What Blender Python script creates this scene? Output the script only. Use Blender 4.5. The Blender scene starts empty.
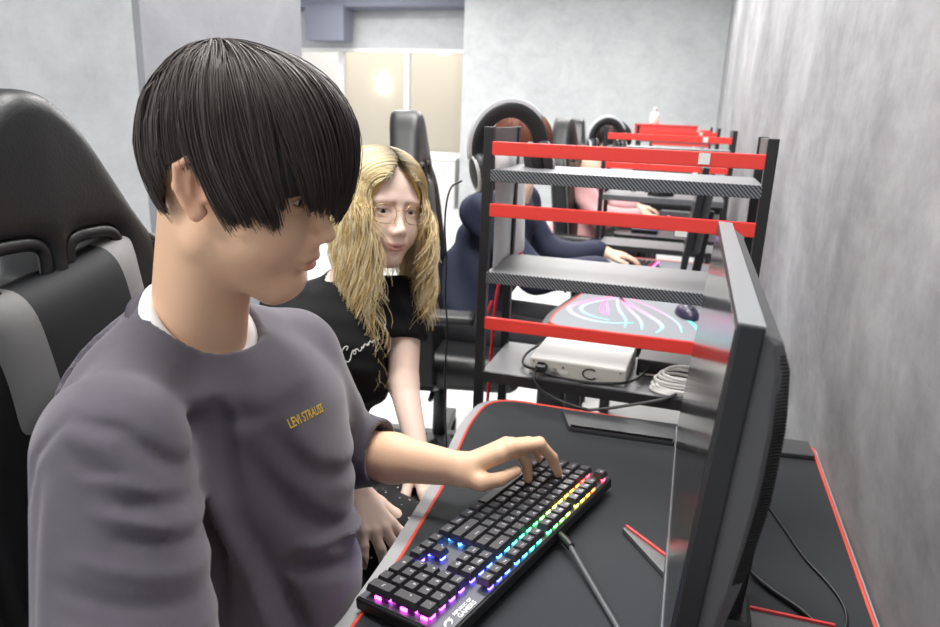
import bpy, bmesh, math, random
import numpy as np
from mathutils import Vector, Matrix, Euler
from mathutils.bvhtree import BVHTree
random.seed(7); RNG = np.random.default_rng(7)
SC = bpy.context.scene
C = SC.collection
PI = math.pi
DESK = 0.72

# ------------------------------------------------------------------ camera
CAM = Vector((0, 0, 1.299))
R_ = ((0.953, 0.302, 0.037), (-0.116, 0.248, 0.962), (-0.281, 0.920, -0.272))
yaw, pitch, roll = 0.29662272, 0.27499455, 0.03861466
fwd = Vector((-math.sin(yaw)*math.cos(pitch), math.cos(yaw)*math.cos(pitch), -math.sin(pitch)))
rgt = Vector((math.cos(yaw), math.sin(yaw), 0)); up = rgt.cross(fwd)
r2 = math.cos(roll)*rgt + math.sin(roll)*up; u2 = -math.sin(roll)*rgt + math.cos(roll)*up
cam_data = bpy.data.cameras.new('camera'); cam = bpy.data.objects.new('camera', cam_data); C.objects.link(cam)
m = Matrix.Identity(4)
for i in range(3):
    m[i][0] = r2[i]; m[i][1] = u2[i]; m[i][2] = -fwd[i]; m[i][3] = CAM[i]
cam.matrix_world = m
cam_data.sensor_width = 36; cam_data.lens = 700/940*36
cam_data.clip_start = 0.02
cam_data.dof.use_dof = True; cam_data.dof.focus_distance = 0.86; cam_data.dof.aperture_fstop = 7.0
SC.camera = cam

# ------------------------------------------------------------------ materials
def lin(c):
    return tuple(((v/255)/12.92 if v/255 <= .04045 else ((v/255+.055)/1.055)**2.4) for v in c)
MATS = {}
def mat(name, col, rough=.5, metal=0, spec=.5, bump=None, emit=None, vary=None, attr=None, sss=0, alpha=None, sheen=0, coat=0, trans=0):
    if name in MATS: return MATS[name]
    M = bpy.data.materials.new(name); M.use_nodes = True
    N = M.node_tree.nodes; L = M.node_tree.links
    b = N['Principled BSDF']
    c = lin(col)+(1,)
    b.inputs['Base Color'].default_value = c
    b.inputs['Roughness'].default_value = rough; b.inputs['Metallic'].default_value = metal
    b.inputs['Specular IOR Level'].default_value = spec
    if sheen: b.inputs['Sheen Weight'].default_value = sheen; b.inputs['Sheen Roughness'].default_value = .5
    if coat: b.inputs['Coat Weight'].default_value = coat; b.inputs['Coat Roughness'].default_value = .12
    if trans: b.inputs['Transmission Weight'].default_value = trans
    if alpha is not None: b.inputs['Alpha'].default_value = alpha
    if sss:
        b.inputs['Subsurface Weight'].default_value = sss
        b.inputs['Subsurface Radius'].default_value = (1, .45, .3); b.inputs['Subsurface Scale'].default_value = .0025
    tc = None
    if bump or vary:
        tc = N.new('ShaderNodeTexCoord')
    if attr:
        at_ = N.new('ShaderNodeAttribute'); at_.attribute_name = attr
        L.new(at_.outputs['Color'], b.inputs['Base Color'])
    if vary:     # (scale, amount, detail)
        n = N.new('ShaderNodeTexNoise'); n.inputs['Scale'].default_value = vary[0]; n.inputs['Detail'].default_value = vary[2] if len(vary) > 2 else 4
        L.new(tc.outputs['Object'], n.inputs['Vector'])
        mr = N.new('ShaderNodeMapRange'); mr.inputs['From Min'].default_value = .3; mr.inputs['From Max'].default_value = .7
        mr.inputs['To Min'].default_value = 1-vary[1]; mr.inputs['To Max'].default_value = 1+vary[1]
        L.new(n.outputs['Fac'], mr.inputs['Value'])
        mx = N.new('ShaderNodeMix'); mx.data_type = 'RGBA'; mx.blend_type = 'MULTIPLY'; mx.inputs['Factor'].default_value = 1
        mx.inputs['A'].default_value = c
        if attr: L.new(at_.outputs['Color'], mx.inputs['A'])
        L.new(mr.outputs['Result'], mx.inputs['B']); L.new(mx.outputs['Result'], b.inputs['Base Color'])
    if bump:     # (scale, strength, distance)
        n = N.new('ShaderNodeTexNoise'); n.inputs['Scale'].default_value = bump[0]; n.inputs['Detail'].default_value = 3
        L.new(tc.outputs['Object'], n.inputs['Vector'])
        bp = N.new('ShaderNodeBump'); bp.inputs['Strength'].default_value = bump[1]; bp.inputs['Distance'].default_value = bump[2] if len(bump) > 2 else .001
        L.new(n.outputs['Fac'], bp.inputs['Height']); L.new(bp.outputs['Normal'], b.inputs['Normal'])
    if emit:
        b.inputs['Emission Color'].default_value = lin(emit[0])+(1,); b.inputs['Emission Strength'].default_value = emit[1]
        if len(emit) > 2:
            L.new(at_.outputs['Color'], b.inputs['Emission Color'])
    MATS[name] = M
    return M

def concrete(name, base, lo, hi, sc=1.0):
    M = bpy.data.materials.new(name); M.use_nodes = True
    N = M.node_tree.nodes; L = M.node_tree.links; b = N['Principled BSDF']
    b.inputs['Roughness'].default_value = .62; b.inputs['Specular IOR Level'].default_value = .35
    tc = N.new('ShaderNodeTexCoord'); mp = N.new('ShaderNodeMapping')
    mp.inputs['Scale'].default_value = (.62*sc, .62*sc, .75*sc); L.new(tc.outputs['Object'], mp.inputs['Vector'])
    def noise(s, d, r=.6, dist=0):
        n = N.new('ShaderNodeTexNoise'); n.inputs['Scale'].default_value = s; n.inputs['Detail'].default_value = d
        n.inputs['Roughness'].default_value = r; n.inputs['Distortion'].default_value = dist
        L.new(mp.outputs['Vector'], n.inputs['Vector']); return n
    n1 = noise(3.2, 7, .62, .6); n2 = noise(14, 6, .7, .3); n3 = noise(60, 3)
    mp2 = N.new('ShaderNodeMapping'); mp2.inputs['Scale'].default_value = (2.5*sc, 2.5*sc, 30*sc); mp2.inputs['Rotation'].default_value = (.5, .4, 0)
    L.new(tc.outputs['Object'], mp2.inputs['Vector'])
    n4 = N.new('ShaderNodeTexNoise'); n4.inputs['Scale'].default_value = 1.6; n4.inputs['Detail'].default_value = 5; L.new(mp2.outputs['Vector'], n4.inputs['Vector'])
    def add(a, wa, c_, wc):
        q = N.new('ShaderNodeMath'); q.operation = 'MULTIPLY'; q.inputs[1].default_value = wa; L.new(a, q.inputs[0])
        k = N.new('ShaderNodeMath'); k.operation = 'MULTIPLY_ADD'; k.inputs[1].default_value = wc; L.new(c_, k.inputs[0]); L.new(q.outputs[0], k.inputs[2]); return k.outputs[0]
    s = add(n1.outputs['Fac'], .5, n2.outputs['Fac'], .3); s = add(s, 1, n3.outputs['Fac'], .08); s = add(s, 1, n4.outputs['Fac'], .06)
    cr = N.new('ShaderNodeValToRGB'); e = cr.color_ramp.elements
    e[0].position = .30; e[0].color = lin(lo)+(1,); e[1].position = .72; e[1].color = lin(hi)+(1,)
    x = e.new(.5); x.color = lin(base)+(1,)
    L.new(s, cr.inputs['Fac']); L.new(cr.outputs['Color'], b.inputs['Base Color'])
    bp = N.new('ShaderNodeBump'); bp.inputs['Strength'].default_value = .12; bp.inputs['Distance'].default_value = .004
    L.new(s, bp.inputs['Height']); L.new(bp.outputs['Normal'], b.inputs['Normal'])
    return M

def carbon():
    M = bpy.data.materials.new('carbon_weave'); M.use_nodes = True
    N = M.node_tree.nodes; L = M.node_tree.links; b = N['Principled BSDF']
    tc = N.new('ShaderNodeTexCoord'); mp = N.new('ShaderNodeMapping'); mp.inputs['Rotation'].default_value = (0, PI/4, 0)
    L.new(tc.outputs['Object'], mp.inputs['Vector'])
    w = N.new('ShaderNodeTexWave'); w.inputs['Scale'].default_value = 60; L.new(mp.outputs['Vector'], w.inputs['Vector'])
    cr = N.new('ShaderNodeValToRGB'); cr.color_ramp.elements[0].position = .42; cr.color_ramp.elements[1].position = .58
    cr.color_ramp.elements[0].color = lin((28, 29, 31))+(1,); cr.color_ramp.elements[1].color = lin((120, 123, 128))+(1,)
    L.new(w.outputs['Color'], cr.inputs['Fac']); L.new(cr.outputs['Color'], b.inputs['Base Color'])
    b.inputs['Roughness'].default_value = .45
    return M

# ------------------------------------------------------------------ mesh builder
class MB:
    def __init__(s): s.v = []; s.f = []; s.mi = []; s.sm = []; s.col = None
    def add(s, vs, fs, mi=0, smooth=False):
        o = len(s.v); s.v += [tuple(v) for v in vs]
        for f in fs: s.f.append(tuple(i+o for i in f)); s.mi.append(mi); s.sm.append(smooth)
        return s
    def box(s, c, d, rot=None, mi=0, taper=1.0, bev=0):
        x, y, z = d[0]/2, d[1]/2, d[2]/2
        if bev:
            bm = bmesh.new(); bmesh.ops.create_cube(bm, size=1, matrix=Matrix.Diagonal((d[0], d[1], d[2], 1)))
            bmesh.ops.bevel(bm, geom=bm.edges[:], offset=bev, segments=2, affect='EDGES', profile=.5)
            vs = [v.co.copy() for v in bm.verts]; bm.verts.index_update(); fs = [[v.index for v in f.verts] for f in bm.faces]; bm.free()
            for v in vs:
                if v.z > 0: v.x *= taper; v.y *= taper
        else:
            vs = [Vector((a*x*(taper if k > 0 else 1), b*y*(taper if k > 0 else 1), k*z)) for k in (-1, 1) for b in (-1, 1) for a in (-1, 1)]
            fs = [(0, 2, 3, 1), (4, 5, 7, 6), (0, 1, 5, 4), (1, 3, 7, 5), (3, 2, 6, 7), (2, 0, 4, 6)]
        if rot is not None: vs = [rot @ v for v in vs]
        c = Vector(c)
        return s.add([v+c for v in vs], fs, mi)
    def bar(s, a, b, w, h, mi=0, upv=(0, 0, 1), bev=0):      # rectangular bar from a to b
        a = Vector(a); b = Vector(b); d = b-a; z = d.normalized(); u = Vector(upv)
        if abs(z.dot(u)) > .98: u = Vector((0, 1, 0))
        x = u.cross(z).normalized(); y = z.cross(x)
        R = Matrix((x, y, z)).transposed()
        return s.box((a+b)/2, (w, h, d.length), R, mi, 1, bev)
    def tube(s, pts, r, n=8, mi=0, smooth=True, rs=None, closed=False, flat=1.0):
        pts = [Vector(p) for p in pts]; k = len(pts); vs = []; prev = None
        for i, p in enumerate(pts):
            if closed: t = (pts[(i+1) % k]-pts[i-1])
            else: t = pts[min(i+1, k-1)]-pts[max(i-1, 0)]
            t = t.normalized() if t.length > 1e-9 else Vector((0, 0, 1))
            if prev is None:
                a = Vector((0, 0, 1)) if abs(t.z) < .9 else Vector((1, 0, 0)); x = t.cross(a).normalized()
            else: x = (prev-t*prev.dot(t)).normalized()
            prev = x; y = t.cross(x); rr = rs[i] if rs is not None else r
            for j in range(n):
                q = 2*PI*j/n; vs.append(p+x*math.cos(q)*rr+y*math.sin(q)*rr*flat)
        fs = []
        for i in range(k if closed else k-1):
            i2 = (i+1) % k
            for j in range(n): fs.append((i*n+j, i*n+(j+1) % n, i2*n+(j+1) % n, i2*n+j))
        if not closed: fs.append(tuple(range(n-1, -1, -1))); fs.append(tuple((k-1)*n+j for j in range(n)))
        return s.add(vs, fs, mi, smooth)
    def cyl(s, a, b, r, n=20, mi=0, r2=None): return s.tube([a, b], r, n, mi, True, rs=[r, r if r2 is None else r2])
    def lathe(s, prof, c=(0, 0, 0), n=24, mi=0, R=None):
        vs = []; c = Vector(c)
        for (r, z) in prof:
            for j in range(n):
                q = 2*PI*j/n; v = Vector((r*math.cos(q), r*math.sin(q), z)); vs.append((R @ v if R else v)+c)
        fs = []; k = len(prof)
        for i in range(k-1):
            for j in range(n): fs.append((i*n+j, i*n+(j+1) % n, (i+1)*n+(j+1) % n, (i+1)*n+j))
        fs.append(tuple(range(n-1, -1, -1))); fs.append(tuple((k-1)*n+j for j in range(n)))
        return s.add(vs, fs, mi, True)
    def prism(s, poly, z0, z1, mi=0, R=None, c=(0, 0, 0)):
        n = len(poly); vs = [Vector((p[0], p[1], z)) for z in (z0, z1) for p in poly]; c = Vector(c)
        if R: vs = [R @ v for v in vs]
        fs = [tuple(range(n-1, -1, -1)), tuple(range(n, 2*n))]+[(i, (i+1) % n, n+(i+1) % n, n+i) for i in range(n)]
        return s.add([v+c for v in vs], fs, mi)
    def sphere(s, c, r, n=16, mi=0):
        m_ = n//2; prof = [(max(1e-5, math.sin(PI*i/m_)), -math.cos(PI*i/m_)) for i in range(m_+1)]
        r = r if hasattr(r, '__len__') else (r, r, r); R = Matrix.Diagonal(r)
        return s.lathe(prof, c, n, mi, R)
def chaikin(p, it=2, closed=False):
    p = [Vector(q) for q in p]
    for _ in range(it):
        o = [] if closed else [p[0]]
        for i in range(len(p) if closed else len(p)-1):
            a, b = p[i], p[(i+1) % len(p)]; o += [a*.75+b*.25, a*.25+b*.75]
        if not closed: o.append(p[-1])
        p = o
    return p
def obj(name, mb, m, parent=None, bevel=0, world=True, seg=2):
    vs = mb.v
    if parent is not None and world:
        inv = WM[parent.name].inverted(); vs = [inv @ Vector(v) for v in vs]
    me = bpy.data.meshes.new(name); me.from_pydata([tuple(v) for v in vs], [], mb.f); me.update()
    ms = m if isinstance(m, (list, tuple)) else [m]
    for q in ms: me.materials.append(q)
    me.polygons.foreach_set('material_index', mb.mi); me.polygons.foreach_set('use_smooth', mb.sm)
    o = bpy.data.objects.new(name, me); C.objects.link(o)
    if parent is not None: o.parent = parent
    WM[o.name] = (WM[parent.name] if parent is not None else Matrix.Identity(4))
    if bevel:
        b = o.modifiers.new('bevel', 'BEVEL'); b.width = bevel; b.segments = seg; b.limit_method = 'ANGLE'; b.angle_limit = math.radians(38)
    return o
WM = {}      # world matrix of every thing built, kept here because the depsgraph is not updated while the script runs
def thing(name, label, cat, loc=(0, 0, 0), rz=0, group=None, rx=0, ry=0):
    o = bpy.data.objects.new(name, None); C.objects.link(o); o.empty_display_size = .05
    o.location = loc; o.rotation_euler = (rx, ry, rz)
    WM[o.name] = Matrix.LocRotScale(Vector(loc), Euler((rx, ry, rz)), None)
    return tag(o, label, cat, group)
def tag(o, label, cat, group=None, kind=None):
    o['label'] = label; o['category'] = cat
    if group: o['group'] = group
    if kind: o['kind'] = kind
    return o
def struct(name, mb, m, bevel=0, parent=None):
    o = obj(name, mb, m, parent, bevel); o['kind'] = 'structure'; return o
def dup(root, loc, rz, label, group=None):
    r = root.copy(); C.objects.link(r); r.location = loc; r.rotation_euler = (0, 0, rz); r['label'] = label
    WM[r.name] = Matrix.LocRotScale(Vector(loc), Euler((0, 0, rz)), None)
    if group: r['group'] = group
    for ch in list(root.children):
        c = ch.copy(); C.objects.link(c); c.parent = r
        for g in list(ch.children):
            d = g.copy(); C.objects.link(d); d.parent = c
    return r
def text_geo(body, size, align='CENTER', shear=0, offset=0):
    cu = bpy.data.curves.new('txt', 'FONT'); cu.body = body; cu.size = size; cu.align_x = align; cu.align_y = 'CENTER'; cu.shear = shear; cu.offset = offset
    cu.resolution_u = 3
    o = bpy.data.objects.new('txt', cu); C.objects.link(o)
    dg = bpy.context.evaluated_depsgraph_get(); me = o.evaluated_get(dg).to_mesh()
    vs = [v.co.copy() for v in me.vertices]; fs = [tuple(p.vertices) for p in me.polygons]
    o.evaluated_get(dg).to_mesh_clear(); bpy.data.objects.remove(o); bpy.data.curves.remove(cu)
    return vs, fs

# ------------------------------------------------------------------ signed-distance sculpting (surface nets)
def smin(a, b, k):
    h = np.clip(.5+.5*(b-a)/k, 0, 1); return b*(1-h)+a*h-k*h*(1-h)
def smax(a, b, k): return -smin(-a, -b, k)
def s_cone(P, a, b, r1, r2):
    a = np.asarray(a, float); b = np.asarray(b, float); ba = b-a; h = np.clip(((P-a)@ba)/max(ba@ba, 1e-12), 0, 1)
    return np.linalg.norm(P-a-h[:, None]*ba, axis=1)-(r1+(r2-r1)*h)
def s_ell(P, c, r, R=None):
    q = P-np.asarray(c, float)
    if R is not None: q = q@np.asarray(R)
    r = np.asarray(r, float); k0 = np.linalg.norm(q/r, axis=1); k1 = np.linalg.norm(q/(r*r), axis=1)
    return k0*(k0-1)/np.maximum(k1, 1e-9)
def s_box(P, c, h, r, R=None):
    q = P-np.asarray(c, float)
    if R is not None: q = q@np.asarray(R)
    q = np.abs(q)-(np.asarray(h, float)-r)
    return np.linalg.norm(np.maximum(q, 0), axis=1)+np.minimum(q.max(1), 0)-r
def s_poly(x, y, poly):
    d = np.full(x.shape, 1e9); s = np.ones(x.shape); n = len(poly)
    for i in range(n):
        ax, ay = poly[i]; bx, by = poly[i-1]; ex, ey = bx-ax, by-ay; wx, wy = x-ax, y-ay
        t = np.clip((wx*ex+wy*ey)/(ex*ex+ey*ey), 0, 1); d = np.minimum(d, (wx-ex*t)**2+(wy-ey*t)**2)
        c1 = y >= ay; c2 = y < by; c3 = ex*wy > ey*wx
        s = np.where((c1 & c2 & c3) | (~c1 & ~c2 & ~c3), -s, s)
    return s*np.sqrt(d)
def rotm(rx=0, ry=0, rz=0): return np.array(Euler((rx, ry, rz)).to_matrix())
def nets(fn, lo, hi, h, B=8, marg=1.35):
    lo = np.asarray(lo, float); n = np.ceil((np.asarray(hi)-lo)/h/B).astype(int); N = n*B
    bi = np.stack(np.meshgrid(*[np.arange(k) for k in n], indexing='ij'), -1).reshape(-1, 3)
    bd = fn(lo+(bi*B+(B-1)/2)*h); rad = math.sqrt(3)*B/2*h*marg+h
    V = np.where(bd < 0, -1., 1.).reshape(n).astype(np.float32)
    V = np.repeat(np.repeat(np.repeat(V, B, 0), B, 1), B, 2)
    loc = np.stack(np.meshgrid(*[np.arange(B)]*3, indexing='ij'), -1).reshape(-1, 3)
    act = bi[np.abs(bd) < rad]
    for i in range(0, len(act), 400):
        idx = (act[i:i+400, None, :]*B+loc[None]).reshape(-1, 3)
        V[idx[:, 0], idx[:, 1], idx[:, 2]] = fn(lo+idx*h)
    S = V < 0; cnt = np.zeros(np.array(V.shape)-1, np.int8)
    corners = [(a, b, c) for a in (0, 1) for b in (0, 1) for c in (0, 1)]
    X, Y, Z = cnt.shape
    for a, b, c in corners: cnt += S[a:a+X, b:b+Y, c:c+Z]
    cells = np.argwhere((cnt > 0) & (cnt < 8)); acc = np.zeros((len(cells), 3)); num = np.zeros(len(cells))
    for e in range(3):
        for p in (0, 1):
            for q in (0, 1):
                o = np.zeros(3, int); o[(e+1) % 3] = p; o[(e+2) % 3] = q; o2 = o.copy(); o2[e] = 1
                c0 = cells+o; c1 = cells+o2
                v0 = V[c0[:, 0], c0[:, 1], c0[:, 2]]; v1 = V[c1[:, 0], c1[:, 1], c1[:, 2]]
                mk = (v0 < 0) != (v1 < 0); t = np.where(mk, v0/np.where(mk, v0-v1, 1), 0)
                pos = np.tile(o.astype(float), (len(cells), 1)); pos[:, e] = t
                acc[mk] += pos[mk]; num[mk] += 1
    verts = lo+(cells+acc/num[:, None])*h
    ix = np.full(cnt.shape, -1, np.int32); ix[cells[:, 0], cells[:, 1], cells[:, 2]] = np.arange(len(cells))
    quads = []
    for e in range(3):
        a, b = (e+1) % 3, (e+2) % 3
        sl0 = [slice(None)]*3; sl1 = [slice(None)]*3; sl0[e] = slice(0, -1); sl1[e] = slice(1, None)
        s0 = S[tuple(sl0)]; s1 = S[tuple(sl1)]; g = np.argwhere(s0 != s1)
        g = g[(g[:, a] > 0) & (g[:, b] > 0) & (g[:, a] < cnt.shape[a]) & (g[:, b] < cnt.shape[b]) & (g[:, e] < cnt.shape[e])]
        fl = S[g[:, 0], g[:, 1], g[:, 2]]
        def at_(da, db):
            k = g.copy(); k[:, a] -= da; k[:, b] -= db; return ix[k[:, 0], k[:, 1], k[:, 2]]
        q = np.stack([at_(1, 1), at_(0, 1), at_(0, 0), at_(1, 0)], 1); q[~fl] = q[~fl][:, ::-1]
        quads.append(q[(q >= 0).all(1)])
    return verts, np.concatenate(quads)
def relax(v, q, it=1, lam=.5):
    e = np.concatenate([q[:, [0, 1]], q[:, [1, 2]], q[:, [2, 3]], q[:, [3, 0]]])
    for _ in range(it):
        s = np.zeros_like(v); n = np.zeros(len(v))
        np.add.at(s, e[:, 0], v[e[:, 1]]); np.add.at(s, e[:, 1], v[e[:, 0]]); np.add.at(n, e[:, 0], 1); np.add.at(n, e[:, 1], 1)
        v = v+lam*(s/np.maximum(n, 1)[:, None]-v)
    return v
def npobj(name, v, q, m, parent=None, col=None, mi=None):
    if parent is not None:
        inv = np.array(WM[parent.name].inverted()); vl = v@inv[:3, :3].T+inv[:3, 3]
    else: vl = v
    me = bpy.data.meshes.new(name)
    me.vertices.add(len(vl)); me.vertices.foreach_set('co', vl.astype(np.float32).ravel())
    k = q.shape[1]; me.loops.add(q.size); me.loops.foreach_set('vertex_index', q.astype(np.int32).ravel())
    me.polygons.add(len(q)); me.polygons.foreach_set('loop_start', np.arange(0, q.size, k, dtype=np.int32))
    me.update(calc_edges=True); me.validate()
    me.polygons.foreach_set('use_smooth', np.ones(len(me.polygons), bool))
    for x in (m if isinstance(m, (list, tuple)) else [m]): me.materials.append(x)
    if mi is not None: me.polygons.foreach_set('material_index', mi.astype(np.int32))
    if col is not None:
        a = me.color_attributes.new('Col', 'FLOAT_COLOR', 'POINT')
        a.data.foreach_set('color', np.concatenate([col, np.ones((len(col), 1))], 1).astype(np.float32).ravel())
    o = bpy.data.objects.new(name, me); C.objects.link(o)
    if parent is not None: o.parent = parent
    WM[o.name] = (WM[parent.name] if parent is not None else Matrix.Identity(4))
    return o

# ------------------------------------------------------------------ common materials
BLACK = mat('black_metal', (30, 31, 33), .45)
BLACKP = mat('black_plastic', (24, 25, 27), .42)
DGREY = mat('dark_grey_plastic', (58, 59, 62), .5)
RED = mat('red_metal', (228, 62, 53), .45)
REDTRIM = mat('red_trim', (214, 70, 52), .6)
MATCLOTH = mat('mat_cloth', (51, 53, 56), .85, spec=.25, bump=(900, .25, .0006))
GREYTOP = mat('grey_laminate', (120, 121, 124), .4, vary=(9, .05))
WHITE = mat('white_plastic', (228, 227, 224), .45)
LEATHER = mat('black_leather', (21, 22, 24), .42, bump=(260, .25, .0012))
CARBON = carbon()
# ------------------------------------------------------------------ setting
CON_R = concrete('grey_concrete_paper', (150, 150, 152), (106, 106, 109), (188, 188, 189))
CON_L = concrete('pale_concrete_paper', (186, 188, 190), (166, 168, 171), (202, 204, 205), 1.3)
CON_SHADE = concrete('shaded_concrete_paper', (138, 139, 144), (124, 125, 130), (152, 153, 158), 1.3)  # darker copy of the pale paper, shade put into its colour
FLOORM = mat('pale_floor_tile', (214, 214, 213), .35, vary=(2.5, .03))
struct('floor', MB().box((-2.3, 3.9, -.05), (9.5, 14.5, .1)), FLOORM)
struct('ceiling', MB().box((-2.3, 3.9, 3.05), (9.5, 14.5, .1)), mat('ceiling_white', (235, 235, 235), .8))
# the right wall turns very slightly towards the row of racks
a = Vector((.327, -3.3, 0)); b = Vector((.195, 9.6, 0)); d = (b-a).normalized(); nrm = Vector((d.y, -d.x, 0))
rp = [(a.x, a.y), (a.x+nrm.x*.15, a.y+nrm.y*.15), (b.x+nrm.x*.15, b.y+nrm.y*.15), (b.x, b.y)]
struct('wall_right', MB().prism(rp, 0, 3.0), CON_R)
struct('wall_back', MB().box(((-3.14+.33)/2, 9.575, 1.5), (3.14+.33, .15, 3.0)), CON_L)
struct('wall_left', MB().box((-3.93, 2.69, 1.5), (4.0, 1.08, 3.0)), CON_L)
struct('wall_left_shaded_side', MB().box((-1.915, 2.69, 1.5), (.03, 1.075, 3.0)), CON_SHADE)  # thin facing on the column side, its shade painted as a darker tone
cw = MB()
cw.box((-5.2, 10.3, .35), (4.2, .12, .70)); cw.box((-5.2, 10.3, 2.62), (4.2, .12, .80))
cw.box((-3.06, 9.9, 1.5), (.16, .55, 3.0))
struct('wall_window_side', cw, CON_L)
DUCT = mat('slate_soffit', (112, 116, 130), .6)
struct('trim_1', MB().box((-4.6, 10.0, 2.87), (2.94, .42, .26)), DUCT)
struct('trim_2', MB().box((-5.36, 9.9, 2.52), (.62, .30, .48)), DUCT)
FRAMEW = mat('window_frame_white', (240, 240, 238), .4)
wf = MB()
for x in (-6.9, -5.37, -4.27, -3.15): wf.box((x, 10.3, 1.46), (.07, .10, 1.52))
for z in (.72, 2.20): wf.box((-5.1, 10.3, z), (3.9, .11, .06))
wf.box((-4.9, 10.2, .70), (3.4, .25, .03))
w1 = struct('window_1', wf, FRAMEW)
gl = MB()
for x0, x1 in ((-6.86, -5.41), (-5.33, -4.31), (-4.23, -3.19)): gl.box(((x0+x1)/2, 10.3, 1.46), (x1-x0, .008, 1.42))
g = struct('window_pane', gl, mat('pane_glass', (250, 250, 250), .02, trans=1, spec=.5), parent=w1)
struct('wall_corridor', MB().box((-6.0, 12.0, 1.5), (7, .1, 3.0)), mat('cream_wall', (236, 226, 206), .8))
struct('trim_3', MB().box((-6.9, 11.9, 1.5), (1.5, .06, 3.0)), mat('white_panel', (248, 246, 240), .7))
t = thing('wall_lamp', 'small square white wall lamp seen through the window in the far room', 'lamp', (-5.42, 11.93, 1.766))
obj('lamp_body', MB().box((-5.42, 11.90, 1.766), (.11, .10, .28), bev=.01), mat('lamp_body', (250, 250, 245), .4, emit=((255, 250, 235), 4)), t)
obj('bracket', MB().box((-5.42, 11.945, 1.766), (.06, .01, .16)), FRAMEW, t)
t = thing('ceiling_lamp', 'white round ceiling lamp glowing at the top of the window', 'lamp', (-4.04, 11.2, 2.27))
obj('lamp_shade', MB().sphere((-4.04, 11.2, 2.27), (.16, .16, .05)), mat('lamp_glow', (255, 255, 250), .4, emit=((255, 252, 240), 6)), t)
obj('stem', MB().cyl((-4.04, 11.2, 2.30), (-4.04, 11.2, 3.0), .012), FRAMEW, t)
t = thing('low_cabinet', 'white low cabinet along the far wall under the window', 'cabinet', (-3.9, 9.75, 0))
obj('body', MB().box((-3.9, 9.85, .34), (1.3, .45, .68), bev=.01), WHITE, t)
obj('worktop', MB().box((-3.9, 9.84, .695), (1.34, .49, .03), bev=.006), FRAMEW, t)

# ------------------------------------------------------------------ desks
def rounded(poly, r, seg=5):
    out = []; n = len(poly)
    for i in range(n):
        p = Vector(poly[i]); a = (Vector(poly[i-1])-p); b = (Vector(poly[(i+1) % n])-p)
        rr = r if not hasattr(r, '__len__') else r[i]
        if rr <= 0: out.append(tuple(p)); continue
        p0 = p+a.normalized()*rr; p1 = p+b.normalized()*rr
        for k in range(seg+1):
            t_ = k/seg; q = p0*(1-t_)**2+p*2*t_*(1-t_)+p1*t_*t_; out.append(tuple(q))
    return out
def inset(poly, d):
    n = len(poly); out = []
    for i in range(n):
        p = Vector(poly[i]); a = (p-Vector(poly[i-1])).normalized(); b = (Vector(poly[(i+1) % n])-p).normalized()
        t_ = (a+b).normalized(); nn = Vector((-t_.y, t_.x)); out.append(tuple(p+nn*d/max(.5, nn.dot(Vector((-a.y, a.x))))))
    return out
D_OUT = [(.281, .13), (.279, 1.352), (-.375, 1.352), (-.379, 1.20), (-.362, 1.067), (-.350, .984), (-.338, .75), (-.338, .60), (-.350, .51), (-.362, .43), (-.379, .29), (-.375, .13)]
def desk(y0, label, seen):
    t = thing('gaming_desk', label, 'desk', (-.03, y0+.74, 0), group=None)
    out = rounded([(x, y+y0) for x, y in D_OUT], [.02, .02, .075, .05, .02, .05, .05, .05, .05, .02, .05, .06])
    obj('tabletop', MB().prism(out, DESK-.028, DESK), [DESKSIDE if y0 == 0 else BLACKP], t, bevel=.003)
    fr = MB()
    fr.bar((-.28, y0+.2, DESK-.05), (-.28, y0+1.28, DESK-.05), .03, .04); fr.bar((.22, y0+.2, DESK-.05), (.22, y0+1.28, DESK-.05), .03, .04)
    for yy in (.2, 1.28): fr.bar((-.28, y0+yy, DESK-.05), (.22, y0+yy, DESK-.05), .03, .04)
    obj('frame', fr, BLACK, t)
    for x in (-.27, .21):
        for yy in (.2, 1.28):
            obj('leg', MB().box((x, y0+yy, (DESK-.07)/2+.004), (.045, .045, DESK-.076), bev=.004), BLACK, t)
    return t
DESKSIDE = mat('desk_grey', (150, 150, 152), .5)
desk(0, 'grey-edged gaming desk with a black and red mat, seen closest', 'near')
def desk_mat(y0, label, top, piping):
    ins = rounded([(.276, .15+y0), (.274, 1.345+y0), (-.358, 1.345+y0), (-.361, 1.205+y0), (-.344, 1.066+y0), (-.330, .984+y0), (-.3175, .75+y0), (-.318, .60+y0), (-.330, .51+y0), (-.344, .43+y0), (-.361, .29+y0), (-.358, .15+y0)], [.02, .015, .075, .05, .02, .05, .05, .05, .05, .02, .05, .06])
    t = thing('desk_mat', label, 'desk mat', (0, y0+.74, DESK))
    obj('cloth', MB().prism(inset(ins, .003), DESK+.0005, DESK+.004), top, t)
    pp = [Vector((x, y, DESK+.0032)) for x, y in inset(ins, .0022)]
    obj('piping', MB().tube(pp, .0030, 6, closed=True), piping, t)
    return t
desk_mat(0, 'black cloth desk mat with red stitched edge under the keyboard', MATCLOTH, REDTRIM)

# flat board along the far edge
t = thing('desk_board', 'dark grey flat board lying along the far edge of the near desk', 'board', (.03, 1.31, DESK+.004))
bp_ = rounded([(.268, 1.283), (.264, 1.345), (-.200, 1.318), (-.172, 1.236), (.02, 1.246)], [.006, .006, .008, .012, 0])
obj('slab', MB().prism(bp_, DESK+.0045, DESK+.014), DGREY, t, bevel=.002)
obj('front_lip', MB().bar((-.168, 1.2385, DESK+.0165), (.02, 1.2480, DESK+.0165), .004, .005), BLACKP, t)

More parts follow.
